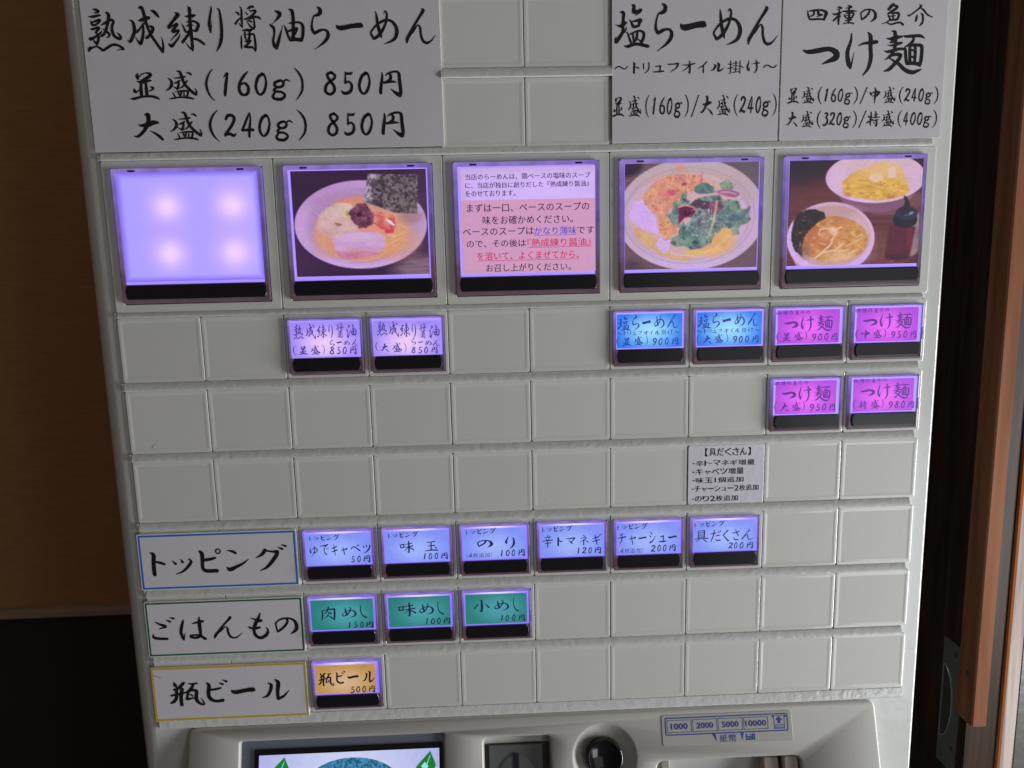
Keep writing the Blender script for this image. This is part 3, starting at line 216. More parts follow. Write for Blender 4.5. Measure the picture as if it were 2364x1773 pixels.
LN = json.loads(r'''{"h1a":[["熟",-199.78,-140.85,-183.3,-122.21],["成",-181.7,-141.7,-165.08,-121.16],["練",-163.17,-141.2,-146.62,-121.74],["り",-144.58,-141.45,-137.8,-121.35],["醤",-132.56,-141.29,-120.34,-121.23],["油",-116.92,-139.57,-100.63,-121.99],["ら",-98.01,-140.47,-89.44,-121.84],["ー",-86.37,-132.87,-73.93,-130.32],["め",-70.95,-138.51,-57.78,-123.75],["ん",-54.63,-139.11,-40.57,-123.46]],"h1b":[["並",-183.11,-112.92,-169.38,-100.72],["盛",-166.43,-113.49,-152.06,-100.47],["(",-147.9,-114.08,-144.13,-99.81],["1",-140.0,-112.49,-137.08,-101.7],["6",-133.4,-113.01,-127.74,-101.73],["0",-125.5,-112.15,-119.7,-101.85],["g",-117.97,-109.17,-109.07,-99.45],[")",-106.84,-114.02,-102.95,-99.53],["8",-93.45,-112.25,-87.61,-101.4],["5",-85.64,-111.99,-79.74,-101.75],["円",-68.11,-112.13,-57.16,-100.21],["0",-77.67,-111.86,-71.89,-101.54]],"h1c":[["大",-183.12,-95.11,-169.28,-82.54],["2",-141.2,-94.03,-135.32,-83.49],["4",-133.2,-94.63,-127.01,-83.07],["盛",-165.98,-95.25,-151.48,-82.25],["(",-147.81,-95.85,-143.47,-81.59],["0",-125.2,-93.77,-119.53,-83.37],["g",-117.58,-90.89,-109.18,-81.14],[")",-106.99,-95.54,-102.73,-81.22],["8",-93.17,-93.89,-87.58,-83.09],["5",-85.38,-93.65,-79.78,-83.38],["0",-77.48,-93.53,-71.76,-83.24],["円",-67.81,-93.86,-56.9,-81.96]],"h2a":[["塩",42.67,-139.94,59.11,-120.45],["ら",61.47,-140.1,70.47,-118.87],["ー",73.61,-131.57,85.99,-128.25],["め",89.14,-137.62,102.83,-121.23],["ん",105.56,-138.2,120.13,-120.73]],"h2b":[["〜",42.66,-112.55,49.18,-111.16],["ト",51.28,-114.23,54.44,-108.87],["リ",56.12,-114.16,59.28,-109.0],["ュ",60.76,-112.69,66.25,-109.52],["フ",67.93,-113.59,73.21,-109.41],["オ",74.69,-114.48,81.03,-108.71],["イ",81.88,-114.19,86.75,-108.81],["ル",88.23,-113.49,94.8,-109.31],["掛",96.5,-114.16,104.14,-108.38],["け",105.63,-114.44,111.79,-108.26],["〜",113.49,-112.14,120.1,-110.74]],"h2c":[["並",41.37,-98.61,47.3,-89.55],["盛",48.99,-99.1,55.35,-89.42],["(",57.48,-99.4,59.18,-88.92],["1",60.87,-98.35,62.36,-90.28],["6",64.06,-98.49,66.82,-90.42],["0",67.68,-98.03,70.23,-90.36],["g",71.1,-95.95,75.15,-88.67],[")",76.19,-99.51,78.11,-88.81],["/",79.39,-99.05,83.01,-88.94],["大",83.65,-98.56,89.84,-89.66],["盛",91.55,-98.84,97.96,-89.33],["(",99.88,-99.35,101.81,-89.03],["2",102.66,-98.09,105.66,-90.4],["4",106.52,-98.23,109.3,-90.13],["0",110.38,-97.97,112.95,-90.27],["g",113.43,-95.89,117.73,-88.58],[")",118.53,-99.27,120.46,-88.72]],"h3a":[["四",133.69,-136.56,143.41,-131.67],["種",145.54,-138.13,157.38,-129.4],["の",159.08,-136.42,167.02,-130.5],["魚",169.45,-138.89,180.32,-128.7],["介",181.83,-138.06,193.92,-128.4]],"h3b":[["つ",132.01,-119.88,149.54,-111.89],["け",152.91,-126.32,168.35,-106.29],["麺",171.35,-126.7,190.86,-106.95]],"h3c":[["並",125.41,-101.51,131.19,-94.28],["盛",132.61,-101.75,138.59,-94.16],["(",140.48,-102.02,142.38,-93.71],["1",143.71,-101.08,145.32,-94.83],["6",146.75,-101.3,149.22,-94.68],["0",150.08,-100.89,152.55,-94.81],["g",153.2,-99.05,157.11,-93.4],[")",157.79,-101.85,159.7,-93.44],["/",160.94,-101.43,164.28,-93.64],["中",165.53,-101.17,170.4,-93.65],["盛",172.11,-101.33,178.13,-93.63],["(",179.95,-101.52,181.86,-93.17],["2",182.52,-100.49,185.3,-94.39],["4",185.97,-100.62,188.46,-94.24],["0",189.42,-100.38,191.91,-94.28],["g",192.5,-98.54,196.43,-92.87],[")",197.1,-101.26,199.02,-92.9]],"h3d":[["大",125.32,-90.61,130.94,-83.58],["盛",132.46,-90.85,138.56,-83.19],["(",140.38,-91.12,142.29,-82.64],["3",143.14,-90.17,145.81,-83.85],["2",146.38,-90.11,149.15,-83.98],["0",150.01,-90.06,152.5,-83.92],["g",153.05,-88.19,157.07,-82.59],[")",157.77,-90.84,159.68,-82.61],["/",160.83,-90.6,164.28,-82.64],["特",164.66,-90.33,171.0,-83.0],["盛",171.95,-90.48,178.09,-82.88],["(",179.92,-90.66,181.85,-82.42],["4",182.61,-89.89,185.01,-83.46],["0",186.07,-89.56,188.58,-83.49],["0",189.44,-89.51,191.95,-83.44],["g",192.43,-87.73,196.39,-82.1],[")",197.06,-90.57,199.09,-82.04]],"c1":[["ト",-195.87,118.88,-188.35,132.0],["ッ",-184.91,122.96,-174.79,131.36],["ピ",-171.24,118.05,-159.89,131.01],["ン",-157.95,119.14,-146.11,130.8],["グ",-142.63,117.2,-126.4,131.31]],"c2":[["ご",-198.82,154.52,-186.59,167.02],["は",-184.88,154.89,-171.07,167.75],["も",-149.49,153.79,-138.78,168.5],["ん",-167.5,155.14,-152.33,167.67],["の",-135.57,157.06,-123.49,166.66]],"c3":[["瓶",-193.37,190.6,-175.21,204.76],["ビ",-173.88,190.3,-162.48,203.37],["ル",-145.41,191.3,-130.63,203.42],["ー",-161.03,195.92,-148.4,198.74]],"A2":[["熟",-115.48,4.87,-110.89,12.25],["成",-109.83,4.81,-104.82,12.41],["練",-104.18,5.16,-99.37,12.13],["り",-98.52,5.07,-96.43,12.25],["醤",-94.75,4.97,-90.97,12.37],["油",-89.93,5.54,-84.89,12.3],["ら",-98.26,12.9,-95.95,16.51],["ー",-94.87,13.84,-92.35,14.69],["め",-91.52,13.3,-88.58,15.85],["ん",-87.52,12.99,-84.15,16.18],["(",-116.32,15.17,-115.06,20.06],["並",-113.6,15.71,-109.4,19.96],["盛",-107.92,15.44,-103.3,20.12],[")",-102.03,15.12,-100.98,20.23],["8",-98.4,16.3,-96.38,20.13],["5",-95.11,16.39,-93.21,20.01],["0",-92.16,16.47,-90.27,20.09],["円",-88.58,16.37,-85.42,20.42]],"A3":[["熟",-74.94,4.45,-69.89,11.43],["成",-69.28,4.59,-64.23,12.43],["練",-63.61,5.37,-58.76,12.58],["り",-57.93,5.69,-55.82,13.12],["醤",-54.14,6.02,-50.55,13.45],["油",-49.5,7.01,-44.21,13.39],["ら",-58.17,12.91,-56.05,16.74],["ー",-55.01,14.91,-52.68,15.55],["め",-51.63,14.37,-48.45,16.93],["ん",-47.82,14.27,-44.22,17.47],["(",-75.95,14.34,-74.85,19.24],["大",-73.62,15.5,-69.73,19.55],["盛",-67.82,15.24,-63.17,19.94],[")",-62.04,15.35,-60.94,20.47],["8",-58.35,17.38,-56.45,20.59],["5",-55.18,17.47,-53.27,20.76],["0",-52.2,17.55,-50.29,20.76],["円",-48.6,17.66,-45.54,20.87]],"A6":[["塩",43.97,5.19,50.42,12.25],["ら",51.28,4.7,54.95,12.4],["ー",56.24,7.61,60.55,9.11],["め",62.27,5.21,67.45,11.42],["ん",68.96,4.96,74.58,11.6],["〜",43.75,13.05,46.34,14.12],["ト",46.98,12.26,48.28,14.62],["リ",48.92,12.53,50.65,14.46],["ュ",51.08,13.02,53.45,14.53],["フ",54.1,12.67,56.04,14.39],["オ",56.91,12.54,59.5,14.69],["イ",59.93,12.39,61.66,14.54],["ル",62.31,12.47,65.12,14.62],["掛",65.77,12.34,68.58,14.71],["け",69.23,12.21,71.61,14.8],["〜",72.48,13.16,75.08,14.02],["(",43.53,14.96,44.82,19.92],["並",46.34,15.72,50.66,19.82],["盛",52.17,15.23,56.49,19.76],[")",58.01,14.91,59.09,20.09],["9",61.69,16.31,63.64,19.98],["0",64.51,16.39,66.46,19.84],["0",67.76,16.26,69.49,19.71],["円",71.45,16.37,74.48,20.05]],"A7":[["塩",84.19,5.14,90.69,12.23],["ら",91.55,4.65,95.24,12.39],["ー",96.54,7.58,100.88,9.08],["め",102.61,5.17,107.83,11.4],["ん",109.35,4.92,115.01,11.58],["〜",84.05,13.03,86.66,14.11],["ト",87.31,12.24,88.61,14.61],["リ",89.26,12.51,91.0,14.45],["ュ",91.44,13.01,93.83,14.52],["フ",94.48,12.65,96.43,14.38],["オ",97.3,12.52,99.92,14.68],["イ",100.35,12.37,102.09,14.53],["ル",102.74,12.45,105.57,14.61],["掛",106.22,12.32,109.06,14.7],["け",109.71,12.19,112.11,14.79],["〜",112.98,13.15,115.6,14.01],["(",83.9,14.95,85.2,19.93],["大",86.73,15.71,91.08,19.83],["盛",92.6,15.22,96.96,19.77],[")",98.48,14.9,99.57,20.1],["9",102.2,16.31,104.16,19.99],["0",105.03,16.38,107.0,19.85],["0",108.3,16.25,110.05,19.72],["円",112.02,16.37,115.08,20.06]],"A8":[["四",123.8,4.76,126.3,6.33],["種",126.98,4.39,129.49,6.63],["の",129.95,4.68,132.0,6.48],["魚",133.14,4.45,135.19,6.79],["介",135.64,4.38,138.15,6.63],["の",138.84,4.77,140.66,6.25],["つ",127.65,9.86,134.74,13.24],["け",136.32,7.14,142.73,15.27],["麺",144.31,6.92,152.57,15.06],["(",124.19,14.88,125.57,19.87],["並",126.95,15.45,131.3,19.76],["盛",132.89,15.15,137.48,19.69],[")",138.39,14.8,139.54,19.8],["9",142.32,16.28,144.39,19.91],["0",145.3,16.22,147.37,19.76],["0",148.51,16.12,150.49,19.76],["円",152.2,16.32,155.19,19.96]],"A9":[["四",163.84,4.51,166.36,6.09],["種",167.04,4.14,169.57,6.4],["の",170.03,4.44,172.09,6.24],["魚",173.24,4.2,175.31,6.55],["介",175.76,4.14,178.29,6.39],["の",178.97,4.53,180.81,6.01],["つ",167.81,9.63,174.95,13.03],["け",176.53,6.91,182.99,15.06],["麺",184.58,6.68,192.89,14.85],["(",164.44,14.67,165.82,19.68],["中",167.21,15.24,171.59,19.56],["盛",173.19,14.94,177.81,19.5],[")",178.72,14.59,179.88,19.6],["9",182.7,16.07,184.78,19.72],["5",185.69,16.01,187.78,19.57],["0",188.93,15.91,190.92,19.56],["円",192.64,16.11,195.65,19.77]],"B8":[["四",123.83,40.26,126.37,41.88],["種",127.06,39.89,129.61,42.2],["の",130.07,40.2,132.15,42.05],["魚",133.31,39.97,135.39,42.38],["介",135.85,39.91,138.4,42.23],["の",139.09,40.32,140.95,41.85],["つ",127.74,45.53,134.93,49.02],["け",136.54,42.76,143.04,51.14],["麺",144.65,42.56,153.03,50.94],["(",124.23,50.69,125.62,55.83],["大",127.02,51.29,131.44,55.73],["盛",133.06,51.0,137.72,55.68],[")",138.64,50.65,139.8,55.8],["9",142.63,52.18,144.73,55.93],["5",145.65,52.13,147.76,55.79],["0",148.92,52.04,150.92,55.79],["円",152.66,52.26,155.7,56.02]],"B9":[["四",164.38,40.13,166.94,41.75],["種",167.63,39.76,170.2,42.08],["の",170.66,40.07,172.76,41.93],["魚",173.93,39.84,176.03,42.25],["介",176.48,39.78,179.05,42.1],["の",179.75,40.19,181.61,41.72],["つ",168.42,45.42,175.67,48.92],["け",177.27,42.64,183.83,51.05],["麺",185.44,42.43,193.88,50.85],["(",164.99,50.59,166.4,55.75],["特",167.81,51.19,172.26,55.65],["盛",173.88,50.91,178.57,55.6],[")",179.5,50.55,180.67,55.72],["9",183.53,52.09,185.64,55.85],["8",186.57,52.04,188.69,55.71],["0",189.86,51.95,191.88,55.71],["円",193.63,52.17,196.69,55.94]],"D2":[["ト",-114.84,113.57,-113.89,116.16],["ッ",-112.37,113.88,-110.11,115.67],["ピ",-108.94,113.01,-106.68,115.8],["ン",-106.11,113.32,-103.46,115.71],["グ",-102.5,112.66,-99.28,115.85],["ゆ",-115.05,118.41,-111.08,123.82],["で",-109.72,117.82,-105.37,123.83],["キ",-104.05,118.01,-100.83,124.22],["ャ",-99.16,119.8,-95.74,124.01],["ベ",-94.12,118.4,-89.18,122.21],["ッ",-87.89,118.82,-83.9,123.44],["5",-94.28,124.78,-92.38,128.2],["0",-91.04,124.69,-89.33,128.32],["円",-87.8,124.65,-84.37,128.48]],"D3":[["ト",-74.69,113.44,-73.74,116.04],["ッ",-72.21,113.75,-69.93,115.55],["ピ",-68.77,112.88,-66.48,115.68],["ン",-65.91,113.19,-63.25,115.59],["グ",-62.28,112.53,-59.04,115.73],["味",-68.99,117.58,-61.55,124.21],["玉",-56.19,118.24,-49.3,123.67],["1",-56.8,124.55,-55.84,127.99],["0",-54.31,124.66,-52.58,128.1],["0",-51.23,124.57,-49.51,128.01],["円",-47.78,124.73,-44.52,128.17]],"D4":[["ト",-34.75,113.04,-33.79,115.65],["ッ",-32.25,113.36,-29.96,115.16],["ピ",-28.79,112.48,-26.49,115.29],["ン",-25.92,112.79,-23.24,115.2],["グ",-22.27,112.13,-19.01,115.34],["の",-29.11,118.72,-21.04,122.76],["り",-14.68,117.39,-9.48,123.85],["1",-16.94,124.3,-15.97,127.95],["0",-14.43,124.41,-12.5,127.86],["0",-11.34,124.32,-9.6,127.97],["円",-7.86,124.27,-4.57,128.13]],"D5":[["ト",4.72,113.11,5.69,115.72],["ッ",7.23,113.42,9.55,115.23],["ピ",10.71,112.54,13.03,115.36],["ン",13.61,112.86,16.31,115.27],["グ",17.28,112.2,20.56,115.42],["辛",4.62,117.1,10.23,123.97],["ト",12.35,118.54,15.06,123.39],["マ",16.81,118.94,21.85,122.38],["ネ",23.59,117.78,28.83,123.45],["ギ",30.58,117.22,35.43,123.5],["1",22.96,124.57,23.93,128.03],["2",25.29,124.48,27.62,127.93],["0",28.6,124.59,30.35,128.05],["円",31.9,124.54,35.21,128.2]],"D6":[["ト",43.81,113.26,44.78,115.89],["ッ",46.33,113.58,48.67,115.4],["ピ",49.83,112.7,52.16,115.52],["ン",52.74,113.01,55.47,115.43],["グ",56.44,112.35,59.74,115.58],["チ",43.88,117.37,48.36,123.65],["ャ",49.73,118.99,53.62,124.06],["ー",54.79,119.99,59.08,121.01],["シ",60.44,117.35,63.96,123.64],["ュ",65.33,119.56,69.24,123.22],["ー",70.4,119.96,74.9,121.18],["2",61.46,124.67,63.8,128.35],["0",64.78,124.58,66.54,128.26],["0",67.72,124.57,69.48,128.28],["円",71.05,124.64,74.38,128.32]],"D7":[["ト",84.19,113.3,85.17,115.94],["ッ",86.73,113.62,89.08,115.45],["ピ",90.25,112.74,92.59,115.57],["ン",93.18,113.05,95.92,115.48],["グ",96.89,112.39,100.22,115.63],["具",84.29,117.47,91.54,123.98],["だ",92.72,117.54,98.22,124.06],["く",99.2,117.74,102.54,124.05],["さ",104.1,117.52,108.03,123.63],["ん",109.21,117.95,115.52,123.66],["2",102.27,124.76,104.63,128.03],["0",105.22,124.65,107.0,128.13],["0",108.18,124.76,110.15,128.25],["円",111.93,124.72,115.28,128.41]],"E2":[["肉",-111.55,151.67,-103.91,159.57],["め",-100.76,152.71,-93.11,158.49],["し",-91.1,151.8,-87.69,159.1],["1",-97.48,160.94,-96.52,164.3],["5",-94.91,160.76,-92.91,164.12],["0",-91.49,160.9,-89.78,164.26],["円",-88.36,161.07,-84.66,164.43]],"E3":[["味",-71.42,151.2,-62.01,159.11],["め",-60.57,152.2,-52.86,158.3],["し",-50.84,151.29,-47.7,158.91],["1",-57.14,160.45,-56.17,163.83],["0",-54.57,160.58,-52.56,163.95],["0",-51.41,160.4,-49.57,163.96],["円",-47.96,160.58,-44.52,163.95]],"E4":[["小",-31.9,151.23,-23.58,158.26],["め",-21.28,151.95,-13.51,157.76],["し",-11.2,151.04,-8.32,158.68],["1",-17.72,160.23,-16.74,163.61],["0",-15.41,160.34,-13.68,163.72],["0",-11.94,160.17,-10.21,163.74],["円",-8.48,160.34,-5.3,164.04]],"F2":[["瓶",-115.36,188.8,-106.94,196.59],["ビ",-105.91,188.1,-100.82,195.54],["ー",-99.86,191.15,-93.96,192.71],["ル",-92.2,188.74,-85.34,195.5],["5",-98.68,197.38,-96.45,201.04],["0",-95.63,197.34,-93.55,200.83],["0",-92.43,197.31,-90.51,200.97],["円",-88.91,197.32,-85.71,201.16]]}''')
TX = json.loads(r'''{"note":[["【具だくさん】",86.94,73.71,114.97,77.93,0],["・辛トマネギ増量",82.17,80.09,115.14,83.08,0],["・キャベツ増量",82.12,84.36,109.63,87.73,0],["・味玉1個追加",82.18,89.11,109.63,92.12,0],["・チャーシュー2枚追加",82.13,93.51,117.5,96.78,0],["・のり2枚追加",82.21,98.87,106.93,102.03,0]],"D4":[["(4枚追加)",-35.26,125.48,-21.13,128.11,0]],"D6":[["(4枚追加)",43.68,125.86,57.86,128.72,0]],"G2":[["当店のらーめんは、鶏ベースの塩味のスープ",-29.16,-64.71,30.83,-61.85,0],["に、当店が独自に創りだした『熟成練り醤油』",-29.29,-60.7,30.08,-57.93,0],["をのせております。",-29.42,-56.88,-5.38,-54.1,0],["まずは一口、ベースのスープの",-28.92,-50.71,30.25,-46.75,0],["味をお確かめください。",-21.46,-44.88,22.25,-40.89,0],["ベースのスープは",-31.2,-39.55,3.13,-35.78,0],["かなり薄味",3.37,-39.19,23.89,-35.51,1],["です",24.13,-39.11,32.6,-35.57,0],["ので、その後は",-29.48,-33.68,-0.85,-29.99,0],["『熟成練り醤油』",-0.11,-33.72,30.87,-29.78,2],["を溶いて、よくまぜてから、",-24.61,-27.89,24.99,-23.84,2],["お召し上がりください。",-20.44,-22.02,21.04,-18.19,0]]}''')
def crom(pts, n):
    P4 = [np.array(p, float) for p in pts]; P4 = [2*P4[0]-P4[1]]+P4+[2*P4[-1]-P4[-2]]; out = []
    for i in range(1, len(P4)-2):
        a, b, c, d = P4[i-1:i+3]
        for k in range(n):
            t = k/n; out.append(.5*((2*b)+(-a+c)*t+(2*a-5*b+4*c-d)*t*t+(-a+3*b-3*c+d)*t**3))
    out.append(P4[-2]); return out
GCACHE = {}
def glyph_poly(ch, n, wt=1.0):
    if (ch, n, wt) in GCACHE: return GCACHE[ch, n, wt]
    g = GL[ch]; Wg, Hg = g[0]; polys = []
    for s in g[1:]:
        pts = [(s[i], s[i+1], s[i+2]) for i in range(0, len(s), 3)]
        c = crom(pts, n) if len(pts) > 1 else [np.array(pts[0], float)]*2
        L = []; R = []
        for i, p in enumerate(c):
            a = c[max(0, i-1)]; b = c[min(len(c)-1, i+1)]; d = b[:2]-a[:2]; q = np.hypot(*d) or 1; nx, ny = -d[1]/q, d[0]/q; h = max(.3, p[2])/2*wt
            L.append((p[0]+nx*h, p[1]+ny*h)); R.append((p[0]-nx*h, p[1]-ny*h))
        quads = [(L[i], L[i+1], R[i+1], R[i]) for i in range(len(L)-1)]
        mw = max(p[2] for p in c)
        for e, (p, o) in enumerate(((c[0], c[1]), (c[-1], c[-2]))):
            if p[2] > .25*mw:
                d = p[:2]-o[:2]; a0 = math.atan2(d[1], d[0]); h = p[2]/2*wt
                quads.append(tuple((p[0]+h*math.cos(a0+k), p[1]+h*math.sin(a0+k)) for k in np.linspace(-PI/2, PI/2, 6)))
        polys.append([[(x/Wg, y/Hg) for x, y in q] for q in quads])
    GCACHE[ch, n, wt] = polys; return polys
def font_polys(text):
    """outline of a printed word as faces in 0..1 box coordinates"""
    if ('F', text) in GCACHE: return GCACHE['F', text]
    c = bpy.data.curves.new('word', 'FONT'); c.body = text; c.resolution_u = 2; c.offset = .022 if text in ('1000', '2000', '5000', '10000', 'bill') else 0.0
    o = bpy.data.objects.new('word', c); COL.objects.link(o)
    me = bpy.data.meshes.new_from_object(o.evaluated_get(bpy.context.evaluated_depsgraph_get()))
    v = np.array([tuple(q.co) for q in me.vertices]); mn, mx = v.min(0), v.max(0)
    u = (v-mn)/np.maximum(mx-mn, 1e-6); fs = [[(u[i][0], 1-u[i][1]) for i in p.vertices] for p in me.polygons]
    asp = (mx[0]-mn[0])/max(1e-6, mx[1]-mn[1])
    COL.objects.unlink(o); bpy.data.objects.remove(o); bpy.data.curves.remove(c); bpy.data.meshes.remove(me)
    GCACHE['F', text] = (fs, asp); return fs, asp
def lettering(name, items, material, parent, z, f=None, dx=0, dy=0, lifted=True, thin=1.0, bold=0, font=False):
    mb = MB(f); mb.flat = True; k = 0
    if bold: items = [(c_, a_+d_, b_, e_+d_, f_) for c_, a_, b_, e_, f_ in items for d_ in ((-bold, bold) if bold else (0,))]
    for ch, x0, y0, x1, y1 in items:
        if lifted:
            (x0, y0), (x1, y1) = lift(x0, y0, z), lift(x1, y1, z)
        x0 += dx; x1 += dx; y0 += dy; y1 += dy
        if ch in GL and len(ch) == 1 and not font:
            for st in glyph_poly(ch, 4 if (y1-y0) > 5 else 2, 1.06 if (y1-y0) > 9 else 1.12 if (y1-y0) > 5 else 1.34*thin):
                zz = z-0.012*(k % 12)/3; k += 1
                for q in st: mb.add([(x0+u*(x1-x0), y0+v*(y1-y0), zz) for u, v in q], [tuple(range(len(q)))])
        else:
            for q in font_polys(ch)[0]: mb.add([(x0+u*(x1-x0), y0+v*(y1-y0), z) for u, v in q], [tuple(range(len(q)))])
    return mb.build(name, material, parent)

NARROW = {'・': .45, '1': .5, '2': .75, '4': .75, '(': .45, ')': .45}
CELL = {'1': (.4, .08, .62, .92), '【': (.55, 0, .9, 1), '】': (.1, 0, .45, 1), 'ッ': (.15, .35, .85, .95), 'ャ': (.15, .3, .9, .95), 'ュ': (.1, .38, .9, .9), 'ー': (.06, .42, .94, .60), '・': (.3, .42, .8, .62), '(': (.3, 0, .8, 1), ')': (.2, 0, .7, 1), 'し': (.2, .05, .8, .95)}
def cells(items):
    out = []
    for text, x0, y0, x1, y1 in [i_[:5] for i_ in items]:
        tot = sum(NARROW.get(c, 1) for c in text); u = (x1-x0)/tot; x = x0
        for c in text:
            w = u*NARROW.get(c, 1); a, b, c_, d = CELL.get(c, (.06, .03, .94, .97)); out.append((c, x+w*a, y0+(y1-y0)*b, x+w*c_, y0+(y1-y0)*d)); x += w
    return out

# ------------------------------------------------------------------ the ticket machine
machine = tag(empty('ticket_machine', P(0, 1450, 160)), 'white ramen shop meal ticket vending machine with rows of lit menu buttons', 'ticket machine')
ML = machine.location.copy()
def mp(x, y, z): v = P(x, y, z)-ML; return (v.x, v.y, v.z)      # machine-local mapping
def at(x, y, z=0): return P(x, y, z)-ML

# cabinet: front face 1 mm behind the tiles, soft rounded edges
mb = MB(mp); rings = [rr(-213.3, 209.8, -560, 1450, 6, 330), rr(-213.3, 209.8, -560, 1450, 6, 12)]
for a in range(0, 91, 10):
    t = math.radians(a); il = 10.5*(1-math.sin(PI/2-t)) if a else 0; L = 10.5*(1-math.cos(t)); Rg = 3.0*(1-math.cos(t))
    rings.append(rr(-213.3+L, 209.8-Rg, -560+Rg, 1450-Rg, max(.5, 6-Rg), 12-11*math.sin(t) if False else 1+11*(1-math.sin(t))))
mb.loft(rings, True, True); mb.build('cabinet', MT['cab'], machine, smooth=True, flatbig=.02)

ROWS = {'Z': (-144.2, -112.9), 'H': (-108.2, -76.5), 'G': (-73.7, -2.8), 'A': (0, 31.6), 'B': (35.9, 67.5), 'C': (71.8, 103.45), 'D': (107.7, 139.35), 'E': (143.5, 175.25), 'F': (179.5, 211.4)}
# blank tile: rim, shallow step, slightly duller insert
def blank_mesh(w, h):
    mb = MB(); c = .34; r = 1.15; x0, x1, y0, y1 = .10, w-.10, 0, h
    mb.loft([rr(x0, x1, y0, y1, r, 1.4), rr(x0, x1, y0, y1, r, c), rr(x0+.1, x1-.1, y0+.1, y1-.1, r-.1, .09), rr(x0+c, x1-c, y0+c, y1-c, r-c, 0),
             rr(x0+1.3, x1-1.3, y0+1.3, y1-1.5, .6, -0.02), rr(x0+2.4, x1-2.4, y0+2.4, y1-2.6, .5, .07)], False, False)
    n = len(mb.f); mb.loft([rr(x0+2.4, x1-2.4, y0+2.4, y1-2.6, .5, .07), rr(x0+2.6, x1-2.6, y0+2.6, y1-2.8, .5, .07)], False, True, 1)
    o = mb.build('blank_tile', [MT['tile'], MT['tile_in']], machine); return o
def frame_mesh(w, h, hx0, hx1, hy0, hy1):
    mb = MB(); c = .34; r = 1.15; x0, x1, y0, y1 = .10, w-.10, 0, h
    mb.loft([rr(x0, x1, y0, y1, r, 1.4), rr(x0, x1, y0, y1, r, c), rr(x0+.1, x1-.1, y0+.1, y1-.1, r-.1, .09), rr(x0+c, x1-c, y0+c, y1-c, r-c, 0),
             rr(hx0-.2, hx1+.2, hy0-.2, hy1+.2, .6, 0), rr(hx0, hx1, hy0, hy1, .4, .2), rr(hx0, hx1, hy0, hy1, .4, .9)], False, True, 0, 1)
    return mb.build('tile_frame', [MT['tile'], MT['dark']], machine)  # hole floor coloured dark, standing in for shade in the gap round the button
def place(proto, used, x, y):
    if not used: proto.location = at(x, y); return proto
    o = proto.copy(); COL.objects.link(o); o.parent = machine; o.location = at(x, y); return o
lit = {('A', 2), ('A', 3), ('A', 6), ('A', 7), ('A', 8), ('A', 9), ('B', 8), ('B', 9)} | {('D', c) for c in range(2, 8)} | {('E', c) for c in (2, 3, 4)} | {('F', 2)}
bt = blank_mesh(40, 31.65); ft = frame_mesh(40, 31.65, 1.85, 38.2, 2.35, 30.0); ub = uf = 0
for rw in 'ZHABCDEF':
    for c in range(10):
        if rw in 'ZH' and c not in (4, 5): continue
        x, y = -200+40*c, ROWS[rw][0]
        j = (random.uniform(-.06, .06), random.uniform(-.04, .04), random.uniform(-.05, .05))
        if (rw, c) in lit: o = place(ft, uf, x, y); uf = 1
        else: o = place(bt, ub, x, y); ub = 1
        o.location += Vector((j[0], j[2], j[1]))*.001
gt = frame_mesh(80, 70.9, 4.8, 75.25, 3.45, 67.1); ug = 0
for c in range(5): place(gt, ug, -200+80*c, ROWS['G'][0]).location.y += random.uniform(-.05, .05)*.001; ug = 1
# ledge rails under every row
def rail(x0, x1, ya, yb, bulge):
    mb = MB(mp); n = 7; prof = [(ya-.1, 1.2), (ya-.05, .1)]
    for k in range(n+1):
        t = k/n; prof.append((ya+(yb-ya-.35)*t, -bulge*math.sin(t*PI/2)**1.0*(1 if t < .86 else 1)))
    prof += [(yb-.12, -bulge+.25), (yb-.05, 0.2), (yb-.05, 1.2)]
    mb.loft([[(x, y, z) for y, z in prof] for x in (x0, x1)], True, True); return mb.build('ledge_rail', MT['rail'], machine, smooth=True)
for a, b, bl in (('G', 'A', .9), ('A', 'B', 1.25), ('B', 'C', 1.25), ('C', 'D', 1.25), ('D', 'E', 1.25), ('E', 'F', 1.25)):
    rail(-199.3, 197.2, ROWS[a][1]+.02, ROWS[b][0], bl)
rail(-199.3, 197.2, -77.2, ROWS['G'][0], .8); rail(-39.0, 41.4, ROWS['Z'][1], ROWS['H'][0], 1.3)
rail(-200, 200, ROWS['F'][1], 217.2, .5)
# little notch blocks at both ends of the rails
for a, b in (('A', 'B'), ('B', 'C'), ('C', 'D'), ('D', 'E'), ('E', 'F'), ('G', 'A'), ('H', 'G')):
    ya, yb = ROWS[a][1], ROWS[b][0]
    mb = MB(mp); slab(mb, -200.9, -199.7, ya+.3, yb-.2, 1.2, -.3, .3, .2); mb.build('rail_end_block', MT['cab'], machine)
    mb = MB(mp); mb.box(-199.62, -199.34, ya+.2, yb-.1, .2, 1.05); mb.build('rail_gap_shade', MT['gap'], machine)  # dark bar paints in the shade of the slit beside the rail end

